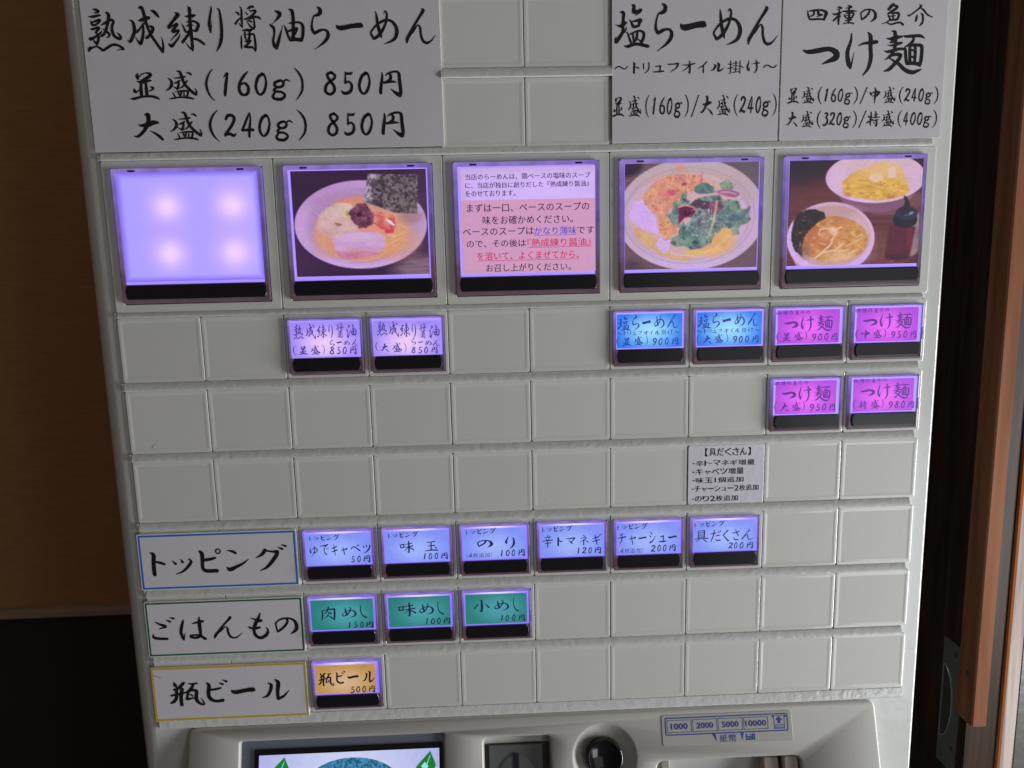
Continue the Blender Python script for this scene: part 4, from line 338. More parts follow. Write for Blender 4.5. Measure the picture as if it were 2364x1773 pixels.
# ---- painted prints (numpy, 0..255 sRGB then linear)
def fbm(w, h, sx, sy, oct=4, seed=0):
    r = np.random.default_rng(seed); out = np.zeros((h, w)); amp = 1; tot = 0
    for o in range(oct):
        gx, gy = max(2, int(sx*2**o)), max(2, int(sy*2**o)); g = r.random((gy+2, gx+2))
        X = np.linspace(0, gx, w); Y = np.linspace(0, gy, h); xi = X.astype(int); yi = Y.astype(int); fx = X-xi; fy = Y-yi
        fx = fx*fx*(3-2*fx); fy = (fy*fy*(3-2*fy))[:, None]
        a = g[yi][:, xi]*(1-fx)+g[yi][:, xi+1]*fx; b = g[yi+1][:, xi]*(1-fx)+g[yi+1][:, xi+1]*fx
        out += amp*(a*(1-fy)+b*fy); tot += amp; amp *= .55
    return out/tot
NW, NH = 250, 205
def soften(m, k=1):
    for _ in range(k):
        p_ = np.pad(m, 1, mode='edge'); m = (p_[:-2, 1:-1]+p_[2:, 1:-1]+p_[1:-1, :-2]+p_[1:-1, 2:]+2*p_[1:-1, 1:-1])/6
    return m
class Pic:
    """a printed photograph built from soft shapes; shape coordinates are in the card's own 1000-ish units"""
    def __init__(s, base, quad=(0, 0, 1000, 1000, 0, 1000)):
        s.u, s.v = np.meshgrid(np.linspace(0, 1, NW), np.linspace(0, 1, NH)); s.c = np.zeros((NH, NW, 3))+np.array(base, float); s.k = 0
        l0, l1, r0, r1, t0, t1 = quad; s.y = t0+s.v*(t1-t0); L = l0+s.v*(l1-l0); Rr_ = r0+s.v*(r1-r0); s.x = L+s.u*(Rr_-L)
    def n(s, sx=6, sy=5, o=4): s.k += 1; return fbm(NW, NH, sx, sy, o, s.k*13+5)
    def warp(s, a, f=10): return (s.n(f, f, 3)-.5)*a*2, (s.n(f, f, 3)-.5)*a*2
    def put(s, mask, col, nz=0, sx=20, sy=18, o=3):
        col = np.array(col, float); m = np.clip(mask, 0, 1)[..., None]
        if nz: col = col*(1+nz*(s.n(sx, sy, o)[..., None]-.5)*2)
        s.c = s.c*(1-m)+col*m
    def ell(s, cx, cy, rx, ry, soft=.04, a=0, w=0, f=10):
        wx, wy = s.warp(w, f) if w else (0, 0); ca, sa = math.cos(a), math.sin(a); dx, dy = s.x+wx-cx, s.y+wy-cy
        d = np.hypot((dx*ca+dy*sa)/rx, (-dx*sa+dy*ca)/ry); return np.clip((1-d)/soft+.5, 0, 1)
    def poly(s, pts, w=0, f=10, blur=1):
        wx, wy = s.warp(w, f) if w else (0, 0); X, Y = s.x+wx, s.y+wy; ins = np.zeros_like(X, bool); n = len(pts)
        for i in range(n):
            (x0, y0), (x1, y1) = pts[i], pts[(i+1) % n]
            if y0 == y1: continue
            ins ^= ((Y > min(y0, y1)) & (Y <= max(y0, y1)) & (X < x0+(Y-y0)*(x1-x0)/(y1-y0)))
        return soften(ins.astype(float), blur)
    def line(s, pts, wd, w=0):
        wx, wy = s.warp(w, 8) if w else (0, 0); X, Y = s.x+wx, s.y+wy; d = np.full_like(X, 1e9)
        for (x0, y0), (x1, y1) in zip(pts, pts[1:]):
            L = (x1-x0)**2+(y1-y0)**2; t = np.clip(((X-x0)*(x1-x0)+(Y-y0)*(y1-y0))/L, 0, 1); d = np.minimum(d, np.hypot(X-x0-t*(x1-x0), Y-y0-t*(y1-y0)))
        return np.clip((wd/2-d)/4+.5, 0, 1)
def sheet(name, x0, x1, y0, y1, z, pic, parent, f=mp):
    me = bpy.data.meshes.new(name); X, Y = np.meshgrid(np.linspace(x0, x1, NW), np.linspace(y0, y1, NH))
    o0 = f(0, 0, 0); co = np.stack([X/1000+o0[0], np.full_like(X, z/1000+o0[1]), -Y/1000+o0[2]], -1).reshape(-1, 3)
    idx = np.arange(NW*NH).reshape(NH, NW); q = np.stack([idx[:-1, :-1], idx[1:, :-1], idx[1:, 1:], idx[:-1, 1:]], -1).reshape(-1, 4)
    me.from_pydata(co.tolist(), [], q.tolist()); a = me.color_attributes.new('print', 'FLOAT_COLOR', 'POINT')
    c = np.clip(pic.c/255, 0, 1); c = np.where(c <= .04045, c/12.92, ((c+.055)/1.055)**2.4)
    a.data.foreach_set('color', np.concatenate([c, np.ones((NH, NW, 1))], -1).astype(np.float32).ravel()); me.materials.append(MT['pic'])
    me.update(); return new_obj(name, me, parent)
def pic_plain():
    p = Pic((172, 158, 255)); e = np.minimum(np.minimum(p.u, 1-p.u)*1.3, np.minimum(p.v, 1-p.v))
    p.put(np.clip(p.u**1.5, 0, 1)*.35, (190, 172, 255))
    for cx, cy, s in ((.34, .31, .115), (.805, .31, .12), (.335, .745, .115), (.80, .745, .12)):
        d2 = ((p.u-cx)**2+((p.v-cy)*.8)**2)/s**2
        p.put(np.exp(-d2*.55)*.55, (214, 176, 250)); p.put(np.exp(-d2*1.5)*.85, (252, 216, 254))
    p.put(np.clip(1-e/.06, 0, 1)**1.4*.8, (118, 92, 246)); return p
def grade(p, lift=0.0, purple=.10):
    p.c = soften_rgb(p.c); g = p.n(120, 100, 1)[..., None]; p.c = p.c*(.97+.06*g)
    return p
def soften_rgb(c): return np.stack([soften(c[..., i], 1) for i in range(3)], -1)
def pic_ramen():
    p = Pic((44, 26, 54), (25, 75, 1172, 1200, 45, 920)); E = p.ell
    p.put(p.n(2, 60, 3)*.55, (66, 38, 70)); p.put(E(100, 700, 260, 260, 1.2)*.6, (74, 42, 82)); p.put(E(1150, 500, 160, 500, 1.2)*.6, (82, 56, 84)); p.put(E(1130, 880, 230, 110, .9)*.85, (134, 108, 124), .25, 8, 60)
    p.put(E(620, 540, 560, 345, .12)*.75, (60, 30, 78)); B = E(618, 495, 560, 366, .015, .03)
    p.put(B, (186, 147, 202), .05, 5, 5); p.put(B*E(330, 300, 330, 190, 1)*.5, (176, 132, 190)); p.put(B*E(620, 850, 500, 90, .9)*.7, (206, 166, 224)); p.put(B*E(1080, 520, 130, 260, .9)*.5, (178, 150, 178)); p.put(B*E(120, 500, 90, 260, .9)*.5, (196, 162, 220))
    p.put(E(632, 500, 462, 312, .16, .02)*.8, (172, 132, 180)); p.put(E(630, 300, 360, 60, .9)*.4, (150, 108, 156)); p.put(E(630, 500, 452, 300, .1, .02)*.5, (176, 138, 184), .05)
    p.put(E(628, 537, 402, 270, .03, 0, 6), (206, 142, 124), .06, 6, 6); p.put(E(900, 640, 190, 140, .9)*.7, (216, 154, 112)); p.put(E(330, 620, 110, 120, .9)*.6, (212, 148, 122)); p.put(E(560, 290, 150, 30, .8)*.7, (204, 132, 112))
    for pts in (((900, 520), (960, 500), (1010, 530)), ((880, 600), (950, 580), (1000, 560)), ((820, 690), (880, 640), (950, 610))): p.put(p.line(pts, 7, 14)*.6, (228, 186, 166))
    c = p.poly([(240, 520), (262, 420), (330, 355), (430, 305), (525, 312), (560, 370), (610, 440), (600, 545), (480, 575), (370, 600), (290, 566)], 16, 9, 3)
    p.put(c*.93, (198, 162, 166), .12, 16, 12); p.put(c*E(500, 360, 110, 80, .9)*.7, (204, 180, 140), .1); q = p.n(14, 12, 4); p.put(c*np.clip((q-.55)*6, 0, 1)*.5, (218, 188, 190)); p.put(c*np.clip((.43-q)*7, 0, 1)*.45, (180, 138, 140))
    p.put(p.poly([(390, 470), (466, 488), (440, 502), (414, 498)], 3), (146, 104, 92)); p.put(E(504, 402, 14, 22, .5), (168, 150, 66))
    r = p.poly([(700, 392), (800, 400), (890, 428), (925, 500), (892, 570), (800, 560), (715, 540)], 10, 12, 2); p.put(r, (204, 122, 112), .22, 40, 16); q = p.n(26, 14, 3); p.put(r*np.clip((q-.52)*7, 0, 1)*.8, (196, 74, 84)); p.put(r*np.clip((.42-q)*8, 0, 1)*.6, (226, 160, 128))
    for a, b, d in (((730, 395), (890, 440), (214, 144, 124)), ((760, 440), (870, 470), (206, 110, 100)), ((730, 480), (860, 540), (186, 62, 80)), ((790, 500), (890, 550), (212, 110, 100))): p.put(p.line((a, b), 12, 5)*.8, d)
    p.put(E(850, 555, 44, 16, .5)*.8, (196, 56, 92)); p.put(p.poly([(818, 450), (870, 462), (908, 504), (900, 512), (858, 490)], 2), (228, 204, 222)); p.put(p.line(((850, 585), (915, 598)), 8, 4)*.7, (226, 196, 204)); p.put(p.line(((622, 526), (700, 528), (806, 552)), 24, 3), (216, 144, 130))
    m = p.poly([(514, 402), (540, 362), (596, 318), (650, 318), (704, 368), (726, 430), (712, 490), (652, 526), (606, 522), (572, 482), (530, 452)], 15, 22, 1)
    p.put(m, (112, 62, 88), .3, 40, 34); q = p.n(34, 30, 2); p.put(m*np.clip((q-.6)*8, 0, 1)*.6, (146, 92, 112)); p.put(m*np.clip((.4-q)*8, 0, 1)*.7, (70, 32, 60)); p.put(E(604, 412, 22, 18, .6), (50, 22, 48)); p.put(m*E(640, 500, 70, 40, .9)*.5, (76, 36, 64))
    s_ = p.poly([(400, 705), (560, 715), (780, 725), (740, 750), (620, 768), (500, 792), (430, 765)], 6, 14, 2); p.put(s_, (196, 126, 156), .1, 20, 20)
    m = p.poly([(374, 606), (470, 566), (600, 548), (770, 562), (826, 600), (824, 680), (770, 728), (600, 706), (480, 712), (400, 700)], 7, 12, 2); p.put(m, (200, 158, 204), .06, 10, 46); p.put(m*E(600, 590, 200, 40, .9)*.5, (212, 174, 216)); p.put(m*E(640, 700, 150, 26, .9)*.5, (184, 132, 176))
    p.put(p.line(((395, 740), (480, 792), (600, 800), (760, 775), (830, 720)), 4, 5)*.5, (232, 200, 214)); p.put(E(1040, 440, 90, 50, .9)*.7, (160, 116, 116))
    nm = p.poly([(680, 76), (1106, 90), (1095, 410), (910, 402), (644, 305)], 3, 20, 1); a = p.n(70, 56, 3); b = p.n(9, 8, 3)
    p.put(nm, (88, 76, 86)); p.put(nm*np.clip((a-.5)*6, 0, 1)*.7, (140, 122, 130)); p.put(nm*np.clip((.48-a)*7, 0, 1)*.75, (44, 36, 50)); h = np.clip((b-.50)*6, 0, 1)*np.clip((1000-p.x)/280, 0, 1)
    p.put(nm*h*(.45+.5*(a > .48)), (184, 162, 190)); p.put(nm*E(760, 150, 90, 24, .9, -.1)*.6, (52, 44, 60)); p.put(nm*E(740, 320, 80, 20, .9, .2)*.6, (48, 40, 56)); p.put(nm*E(1040, 350, 80, 50, .9)*.25, (130, 116, 96)); return grade(p)
def pic_salad():
    p = Pic((108, 82, 96), (35, 35, 1180, 1166, 28, 935)); E = p.ell; p.put(p.n(3, 50, 3)*.5, (84, 62, 76)); p.put(E(35, 28, 150, 110, .3), (46, 32, 52)); p.put(E(1180, 60, 260, 120, .8)*.6, (88, 80, 92)); p.put(E(60, 930, 140, 80, .5), (82, 62, 74), .2)
    B = E(600, 470, 632, 478, .012); p.put(B, (188, 162, 182), .04, 5, 5); p.put(B*E(560, 90, 520, 140, .9)*.55, (180, 160, 160)); p.put(B*E(560, 880, 480, 100, .9)*.7, (204, 170, 222)); p.put(B*E(150, 700, 160, 240, .9)*.5, (196, 164, 206)); p.put(B*E(1080, 600, 130, 260, .9)*.55, (200, 164, 212)); p.put(B*E(1050, 250, 160, 130, .9)*.5, (176, 152, 160))
    for k, a in ((1.0, .35), (.93, .3)): d = np.hypot((p.x-585)/(560*k), (p.y-480)/(410*k)); p.put(np.exp(-((d-1)/.018)**2)*a, (150, 124, 150))
    d = np.hypot((p.x-560)/500, (p.y-485)/365); p.put(np.exp(-((d-1)/.02)**2)*.6*(p.y < 420), (212, 176, 226))
    p.put(E(555, 490, 488, 352, .06, 0, 14), (202, 162, 168), .05); p.put(E(560, 180, 330, 70, .9)*.6, (206, 158, 146)); p.put(p.poly([(95, 560), (200, 600), (320, 690), (420, 790), (560, 830), (700, 820), (560, 870), (380, 830), (220, 740), (130, 650)], 12, 8, 4), (204, 162, 122), .07); p.put(E(820, 700, 170, 120, .5, -.5, 10), (218, 166, 108), .07); p.put(E(640, 800, 90, 30, .5), (212, 176, 110))
    p.put(p.poly([(66, 440), (110, 350), (190, 335), (250, 400), (300, 470), (322, 560), (350, 650), (240, 606), (120, 556), (70, 500)], 18, 9, 3), (206, 166, 232), .05, 12, 12); p.put(p.poly([(300, 720), (345, 650), (425, 680), (415, 760), (360, 795)], 16, 16, 2)*.9, (206, 172, 236), .1, 40, 40); p.put(p.line(((380, 790), (500, 815), (640, 835)), 7, 8)*.7, (218, 190, 236)); p.put(p.line(((720, 800), (840, 740), (930, 660)), 6, 6)*.6, (222, 190, 220))
    o = p.poly([(190, 300), (290, 175), (420, 128), (560, 112), (690, 140), (720, 200), (620, 262), (560, 300), (520, 345), (430, 410), (375, 472), (270, 440), (205, 372)], 22, 16, 2); o2 = p.poly([(310, 480), (420, 470), (500, 560), (482, 640), (384, 680), (330, 620)], 20, 16, 2)
    p.put(o*.95, (210, 142, 118), .12, 40, 34); p.put(o2*.92, (214, 150, 108), .12, 40, 34); q = p.n(30, 26, 4); r2 = p.n(80, 66, 2); oo = np.maximum(o, o2); p.put(oo*np.clip((q-.56)*7, 0, 1)*.6, (226, 170, 124)); p.put(oo*np.clip((.43-q)*8, 0, 1)*.5, (192, 118, 122)); p.put(oo*(r2 > .70)*.55, (140, 66, 86)); p.put(E(505, 75, 36, 30, .8)*.8, (208, 138, 116)); p.put(E(430, 278, 38, 26, .9, .3), (194, 76, 112)); p.put(E(540, 205, 22, 14, .8), (150, 62, 106)); p.put(E(370, 300, 60, 26, .9)*.5, (206, 112, 118))
    for pts in (((310, 345), (380, 352)), ((330, 320), (350, 300)), ((560, 160), (590, 200)), ((600, 150), (560, 190))): p.put(p.line(pts, 5, 6)*.7, (230, 196, 214))
    G = [[(618, 272), (640, 228), (700, 198), (745, 200), (770, 222), (795, 238), (802, 282), (742, 300), (670, 296)], [(836, 214), (880, 190), (920, 168), (950, 205), (965, 240), (960, 262), (862, 256)], [(374, 470), (440, 440), (452, 360), (500, 372), (520, 280), (570, 285), (560, 340), (600, 350), (560, 400), (500, 400), (500, 565), (446, 546), (402, 492)],
         [(428, 662), (492, 640), (512, 566), (540, 520), (560, 560), (600, 524), (560, 440), (640, 340), (740, 312), (840, 300), (880, 350), (930, 344), (1004, 366), (1020, 420), (1062, 430), (1104, 396), (1090, 470), (1116, 520), (1066, 560), (1004, 596), (1018, 640), (950, 664), (955, 600), (880, 582), (806, 636), (772, 704), (700, 758), (604, 772), (540, 735), (500, 745), (432, 722)]]
    gm = 0*p.u
    for g in G: gm = np.maximum(gm, p.poly(g, 15, 16, 1))
    p.put(gm, (94, 122, 120)); a = p.n(13, 11, 5); b = p.n(34, 28, 3); p.put(gm*np.clip((a-.5)*6, 0, 1)*.75, (122, 148, 138)); p.put(gm*np.clip((.47-a)*7, 0, 1)*.7, (66, 88, 96)); p.put(gm*E(740, 520, 130, 120, .9)*.5, (104, 104, 128), .2, 20, 20); p.put(gm*np.clip((b-.62)*9, 0, 1)*.5, (168, 172, 178)); p.put(gm*np.clip((.37-b)*9, 0, 1)*.7, (44, 56, 70)); p.put(gm*E(980, 500, 60, 30, .8)*.7, (54, 80, 104)); p.put(gm*E(900, 220, 80, 50, .9)*.5, (150, 160, 126)); p.put(gm*E(990, 630, 50, 40, .9)*.6, (146, 160, 128))
    p.put(p.poly([(556, 392), (640, 340), (740, 348), (800, 380), (760, 420), (620, 412)], 10, 18, 1)*.9, (72, 44, 70), .3); p.put(p.poly([(490, 398), (600, 396), (650, 430), (604, 484), (545, 498), (496, 545)], 5, 16, 1), (106, 22, 70), .35, 22, 20); p.put(E(565, 455, 36, 24, .7), (56, 12, 44)); p.put(p.poly([(755, 385), (850, 350), (880, 420), (800, 470), (760, 470)], 12, 20, 1)*.85, (128, 62, 100), .35, 40, 36)
    p.put(p.line(((495, 398), (540, 385), (610, 402), (640, 430)), 16, 10)*.8, (206, 150, 130), .25, 60, 50)
    p.put(p.poly([(795, 272), (860, 262), (935, 258), (1008, 288), (1014, 310), (980, 330), (915, 322), (840, 296)], 5, 16, 1), (164, 92, 134), .2, 30, 20); p.put(p.line(((860, 282), (930, 285), (980, 305)), 12, 4)*.8, (206, 156, 196))
    for pts, w_l, c_ in ((((560, 605), (590, 545), (690, 470)), 9, (134, 158, 148)), (((870, 440), (930, 360), (990, 350)), 12, (126, 154, 146)), (((600, 700), (700, 620)), 7, (120, 146, 136)), (((460, 690), (560, 690)), 6, (120, 148, 136)), (((822, 358), (808, 450), (790, 540), (756, 650)), 20, (178, 166, 122)), (((806, 450), (780, 560)), 6, (206, 196, 152)), (((694, 108), (683, 200)), 5, (146, 72, 106)), (((1008, 355), (1052, 332)), 4, (90, 100, 130)), (((788, 185), (792, 230)), 4, (110, 130, 120))): p.put(p.line(pts, w_l, 3)*.85, c_)
    q = p.n(100, 84, 2); p.put(gm*(q > .76)*E(730, 540, 280, 220, .9)*.85, (218, 190, 186)); q = p.n(90, 70, 1); p.put(gm*(q > .93)*.6, (226, 220, 230)); return grade(p)
def pic_tsuke():
    p = Pic((86, 42, 50), (38, 14, 1168, 1130, 30, 915)); E = p.ell; g = p.n(3, 34, 4); p.put(np.clip(g*1.5-.45, 0, 1)*.7, (112, 58, 60)); p.put(E(120, 40, 420, 150, .9), (36, 22, 38)); p.put(E(60, 160, 260, 110, .9)*.5, (44, 26, 42)); p.put(E(1150, 40, 120, 60, .5), (44, 28, 42)); p.put(E(700, 800, 260, 130, .9)*.6, (124, 76, 78), .25, 30, 10)
    p.put(p.poly([(1050, 560), (1140, 470), (1140, 800), (1090, 850), (880, 905), (1040, 800)], 6, 8, 3), (134, 110, 116), .25, 60, 10); p.put(p.poly([(1000, 920), (1140, 840), (1140, 930)], 2), (66, 38, 56)); p.put(E(1110, 380, 60, 60, .9)*.6, (128, 84, 80))
    p.put(E(840, 455, 138, 44, .15), (112, 66, 92)); p.put(E(770, 300, 318, 172, .06), (132, 86, 118), .05); p.put(E(770, 400, 240, 60, .9)*.5, (110, 66, 92))
    B = E(762, 182, 422, 212, .02); p.put(B, (204, 168, 200), .04); p.put(B*E(760, 60, 330, 90, .9)*.6, (206, 172, 170)); p.put(B*E(760, 375, 300, 30, .9)*.8, (216, 180, 232)); p.put(B*E(430, 200, 80, 120, .9)*.4, (214, 176, 224))
    nd = p.poly([(474, 212), (556, 142), (690, 88), (850, 56), (962, 92), (1022, 200), (1046, 290), (1000, 342), (850, 374), (700, 368), (560, 338), (488, 298)], 8, 12, 2); p.put(nd, (208, 160, 76), .1, 12, 12); p.put(nd*E(820, 110, 210, 80, .9)*.9, (216, 176, 124)); st = p.n(34, 80, 3); z = np.clip((p.y-150)/80, 0, 1)
    p.put(nd*z*np.clip((st-.54)*7, 0, 1)*.6, (232, 188, 98)); p.put(nd*z*np.clip((.42-st)*7, 0, 1)*.5, (176, 122, 52)); q = p.n(60, 70, 2); p.put(nd*z*(q > .80)*.7, (136, 84, 44)); p.put(E(530, 320, 30, 16, .8)*.6, (170, 106, 44)); p.put(E(890, 340, 50, 10, .8)*.6, (160, 96, 48))
    p.put(E(768, 186, 60, 38, .3, 0, 5), (218, 184, 158)); p.put(p.poly([(864, 106), (934, 92), (942, 188), (864, 190)], 3, 8, 2), (218, 184, 166)); p.put(p.poly([(940, 80), (1000, 110), (1040, 250), (990, 230), (950, 180)], 6, 8, 4)*.6, (218, 176, 130)); p.put(p.line(((925, 80), (945, 190)), 5)*.5, (196, 150, 90))
    p.put(p.poly([(16, 680), (745, 700), (715, 800), (640, 880), (560, 935), (110, 935), (50, 820)], 2, 8, 2), (176, 142, 168), .05); p.put(E(640, 840, 90, 60, .9)*.5, (150, 108, 130)); R_ = E(388, 688, 372, 308, .016); p.put(R_, (204, 166, 222), .03); p.put(R_*E(430, 400, 250, 40, .9)*.5, (206, 170, 196)); p.put(E(392, 668, 336, 262, .03), (190, 152, 156), .04); p.put(E(640, 620, 90, 130, .9)*.7*R_, (206, 166, 186)); p.put(E(420, 450, 220, 50, .9)*.5, (176, 138, 136))
    s_ = E(408, 694, 294, 196, .03, .03, 5); p.put(s_, (188, 124, 76), .14, 10, 10); p.put(s_*E(560, 720, 130, 140, .9)*.6, (206, 154, 92)); p.put(s_*E(240, 640, 110, 110, .9)*.6, (178, 96, 64)); p.put(s_*E(470, 850, 130, 50, .9)*.8, (222, 180, 142)); q = p.n(30, 30, 4); p.put(s_*np.clip((q-.58)*7, 0, 1)*.55, (224, 176, 122)); p.put(s_*np.clip((.42-q)*7, 0, 1)*.45, (160, 96, 56))
    for pts, w_l in ((((288, 655), (298, 612), (350, 600), (412, 618), (484, 590)), 11), (((404, 600), (432, 640), (402, 690), (384, 740), (330, 790), (262, 850)), 17), (((500, 730), (420, 788), (330, 800), (280, 830)), 13), (((400, 790), (460, 800), (540, 790)), 9), (((520, 760), (600, 720), (660, 690)), 7), (((560, 640), (610, 680), (650, 660)), 7), (((350, 740), (300, 730)), 7), (((540, 820), (620, 780)), 8), (((450, 700), (470, 750)), 8)): p.put(s_*p.line(pts, w_l, 7)*.85, (230, 190, 162), .08, 40, 40)
    p.put(s_*E(412, 625, 36, 34, .7)*.8, (226, 184, 162)); p.put(s_*E(330, 660, 40, 34, .8)*.6, (212, 146, 116))
    n_ = p.poly([(74, 530), (108, 470), (180, 440), (258, 434), (330, 468), (342, 508), (292, 542), (232, 588), (176, 650), (150, 720), (146, 800), (158, 840), (90, 792), (56, 704), (60, 600)], 8, 22, 1); p.put(n_, (40, 31, 36), .4, 44, 40); q = p.n(70, 60, 2); p.put(n_*(q > .66)*E(170, 660, 70, 150, .8)*.7, (168, 130, 124)); p.put(E(170, 780, 50, 70, .9)*.5, (112, 78, 70))
    p.put(p.poly([(886, 580), (1108, 604), (1052, 878), (950, 890), (846, 860)], 2, 8, 2), (84, 26, 48), .12); p.put(E(1060, 690, 24, 110, .9)*.6, (120, 40, 56)); p.put(E(950, 860, 90, 30, .6)*.8, (54, 22, 42)); p.put(E(1016, 540, 104, 74, .05), (28, 26, 44), .1); p.put(E(1028, 486, 96, 58, .05), (42, 42, 66), .1); p.put(E(1028, 470, 66, 34, .2), (32, 32, 52)); p.put(p.poly([(1002, 340), (1026, 344), (1048, 390), (1064, 462), (984, 462), (1012, 400)], 3, 8, 1), (30, 28, 46)); p.put(E(1068, 486, 20, 10, .6, -.4), (136, 138, 176)); p.put(p.line(((1010, 506), (1060, 500)), 6)*.8, (120, 124, 160)); return grade(p)
def pic_text():
    p = Pic((206, 152, 190)); w = p.n(70, 3, 2); h = p.n(3, 60, 2); p.put(w*.3, (222, 162, 186)); p.put(h*.3, (184, 138, 192))
    top = np.clip((.30-p.v)/.006+.5, 0, 1); p.put(top, (204, 176, 242), .03); p.put(top*np.exp(-((p.u-.62)**2/.05+(p.v-.2)**2/.02))*.6, (216, 184, 254))
    e = np.minimum(p.u, np.minimum(p.v, 1-p.v)); p.put(np.clip(1-e/.06, 0, 1)*.35, (196, 150, 150)); return p

# ---- lit buttons
def housing(w, h, t, big, lx):
    mb = MB(); zf = -1.5; tt = t if big else .55
    mb.loft([rr(0, w, 0, h, .8, .95), rr(0, w, 0, h, .8, zf+.35), rr(.12, w-.12, .12, h-.12, .7, zf+.08), rr(.4, w-.4, .4, h-.4, .5, zf),
             rr(t, w-t, tt, h-t*.9, .3, zf), rr(t+.1, w-t-.1, tt+.1, h-t*.9-.12, .3, -1.15)], False, True)
    # thin side ribs of the moulding
    if big:
        for x in (8.0, 58.5): mb.box(x-1.2, x-.4, .6, 1.9, zf-.18, zf+.05); mb.box(x+3.7, x+4.6, .6, 1.9, zf-.18, zf+.05)
        for y in (h*.19, h*.33, h*.80): mb.box(.25, .8, y, y+2.2, zf-.15, zf+.05); mb.box(w-.8, w-.25, y+3, y+9, zf-.12, zf+.05)
    else:
        for y in (h*.50,): mb.box(.2, .55, y, y+5.5, zf-.14, zf+.05); mb.box(w-.55, w-.2, y-2, y+4, zf-.14, zf+.05)
        mb.box(w*.78, w*.90, .25, .7, zf-.12, zf+.05); mb.box(w*.08, w*.18, .25, .7, zf-.12, zf+.05)
    return mb
def press_bar(x0, x1, y0, y1):
    mb = MB(); ym = (y0+y1)/2; zz = ((-.9, 0), (-2.0, 0), (-2.2, .14), (-2.25, .4)); rings = []
    for z, i in zz:
        r = []
        a0, b0, a1, b1 = x0+i, x1-i, y0+i, y1-i; H = (b1-a1)/2; bow = .14*(y1-y0)
        for k in range(9): t = -1+2*k/8; r.append((a0+bow*abs(t)**2.6, ym+H*t, z))
        for k in range(9): t = 1-2*k/8; r.append((b0-bow*abs(t)**2.6, ym+H*t, z))
        rings.append(r)
    mb.loft(rings, False, True); return mb
small_bar_me = press_bar(1.5, 34.6, 18.95, 25.6).build('press_bar', MT['bar'], machine)
big_bar_me = press_bar(1.6, 68.6, 54.2, 61.0).build('press_bar', MT['bar'], machine)
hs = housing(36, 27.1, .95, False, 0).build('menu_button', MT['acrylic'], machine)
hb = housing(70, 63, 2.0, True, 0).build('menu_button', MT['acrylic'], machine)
used = {'s': 0, 'b': 0}
def child(me_obj, first, parent):
    o = me_obj if first else me_obj.copy()
    if not first: COL.objects.link(o)
    o.parent = parent; o.location = (0, 0, 0); return o
def small_button(rw, c, card, ink, label, cy0=1.5, cy1=18.2, tilt=0, cx0=1.4, cx1=34.0, hot=False):
    X, Y = -200+40*c+2.0, ROWS[rw][0]+2.55; first = not used['s']; used['s'] = 1
    b = hs if first else hs.copy()
    if not first: COL.objects.link(b); b.parent = machine
    b.location = at(X, Y); b['label'] = label
    f = lambda x, y, z: (x/1000, z/1000, -y/1000)
    mb = MB(); mb.box(1.1, 34.9, .7, 18.85, -1.26, -1.16); mb.build('backlight', MT['strip_hot' if hot else 'strip'], b)
    mb = MB(); t = math.radians(tilt); cx, cy = 18, 10
    q = [(cx+(x-cx)*math.cos(t)-(y-cy)*math.sin(t), cy+(x-cx)*math.sin(t)+(y-cy)*math.cos(t)) for x, y in ((cx0, cy0), (cx0, cy1), (cx1, cy1), (cx1, cy0))]
    mb.loft([[(x, y, -1.26) for x, y in q], [(x, y, -1.32) for x, y in q]], False, True); mb.build('label_card', MT[card], b)
    child(small_bar_me, first, b)
    lt = lettering('lettering', LN[rw+str(c)], MT[ink], b, -1.36, f, -X, -Y)
    if rw+str(c) in TX:
        lettering('small_print', cells(TX[rw+str(c)]), MT[ink], b, -1.36, f, -X, -Y, thin=.8)
    return b
small_button('A', 2, 'violet', 'ink_v', 'white lit button for regular aged soy sauce ramen at 850 yen', 1.4, 18.3)
small_button('A', 3, 'violet', 'ink_v', 'white lit button for large aged soy sauce ramen, its card slipped askew', 1.9, 18.5, 1.2)
small_button('A', 6, 'cyan', 'ink_c', 'cyan lit button for regular salt ramen at 900 yen')
small_button('A', 7, 'cyan', 'ink_c', 'cyan lit button for large salt ramen at 900 yen')
small_button('A', 8, 'magenta', 'ink_m', 'magenta lit button for regular dipping noodles at 900 yen', cx0=2.0, cx1=33.3)
small_button('A', 9, 'magenta', 'ink_m', 'magenta lit button for medium dipping noodles at 950 yen', cx0=2.0, cx1=33.3)
small_button('B', 8, 'magenta', 'ink_m', 'magenta lit button for large dipping noodles at 950 yen', cx0=2.0, cx1=33.3)
small_button('B', 9, 'magenta', 'ink_m', 'magenta lit button for extra large dipping noodles at 980 yen', cx0=2.0, cx1=33.3)
for c, t_ in ((2, 'boiled cabbage'), (3, 'seasoned egg'), (4, 'seaweed'), (5, 'spicy tomato and onion'), (6, 'roast pork'), (7, 'the works')):
    small_button('D', c, 'peri', 'ink_p', 'pale blue lit topping button for '+t_, 1.65, 18.3, cx0=1.6, cx1=34.3, hot=True)
for c, t_ in ((2, 'meat rice'), (3, 'seasoned rice'), (4, 'small rice')):
    small_button('E', c, 'teal', 'ink_t', 'green lit button for '+t_, 1.65, 18.1, cx0=1.75, cx1=33.9, hot=True)
small_button('F', 2, 'amber', 'ink_a', 'yellow lit button for bottled beer', 2.0, 18.3, cx0=1.5, cx1=33.2, hot=True)

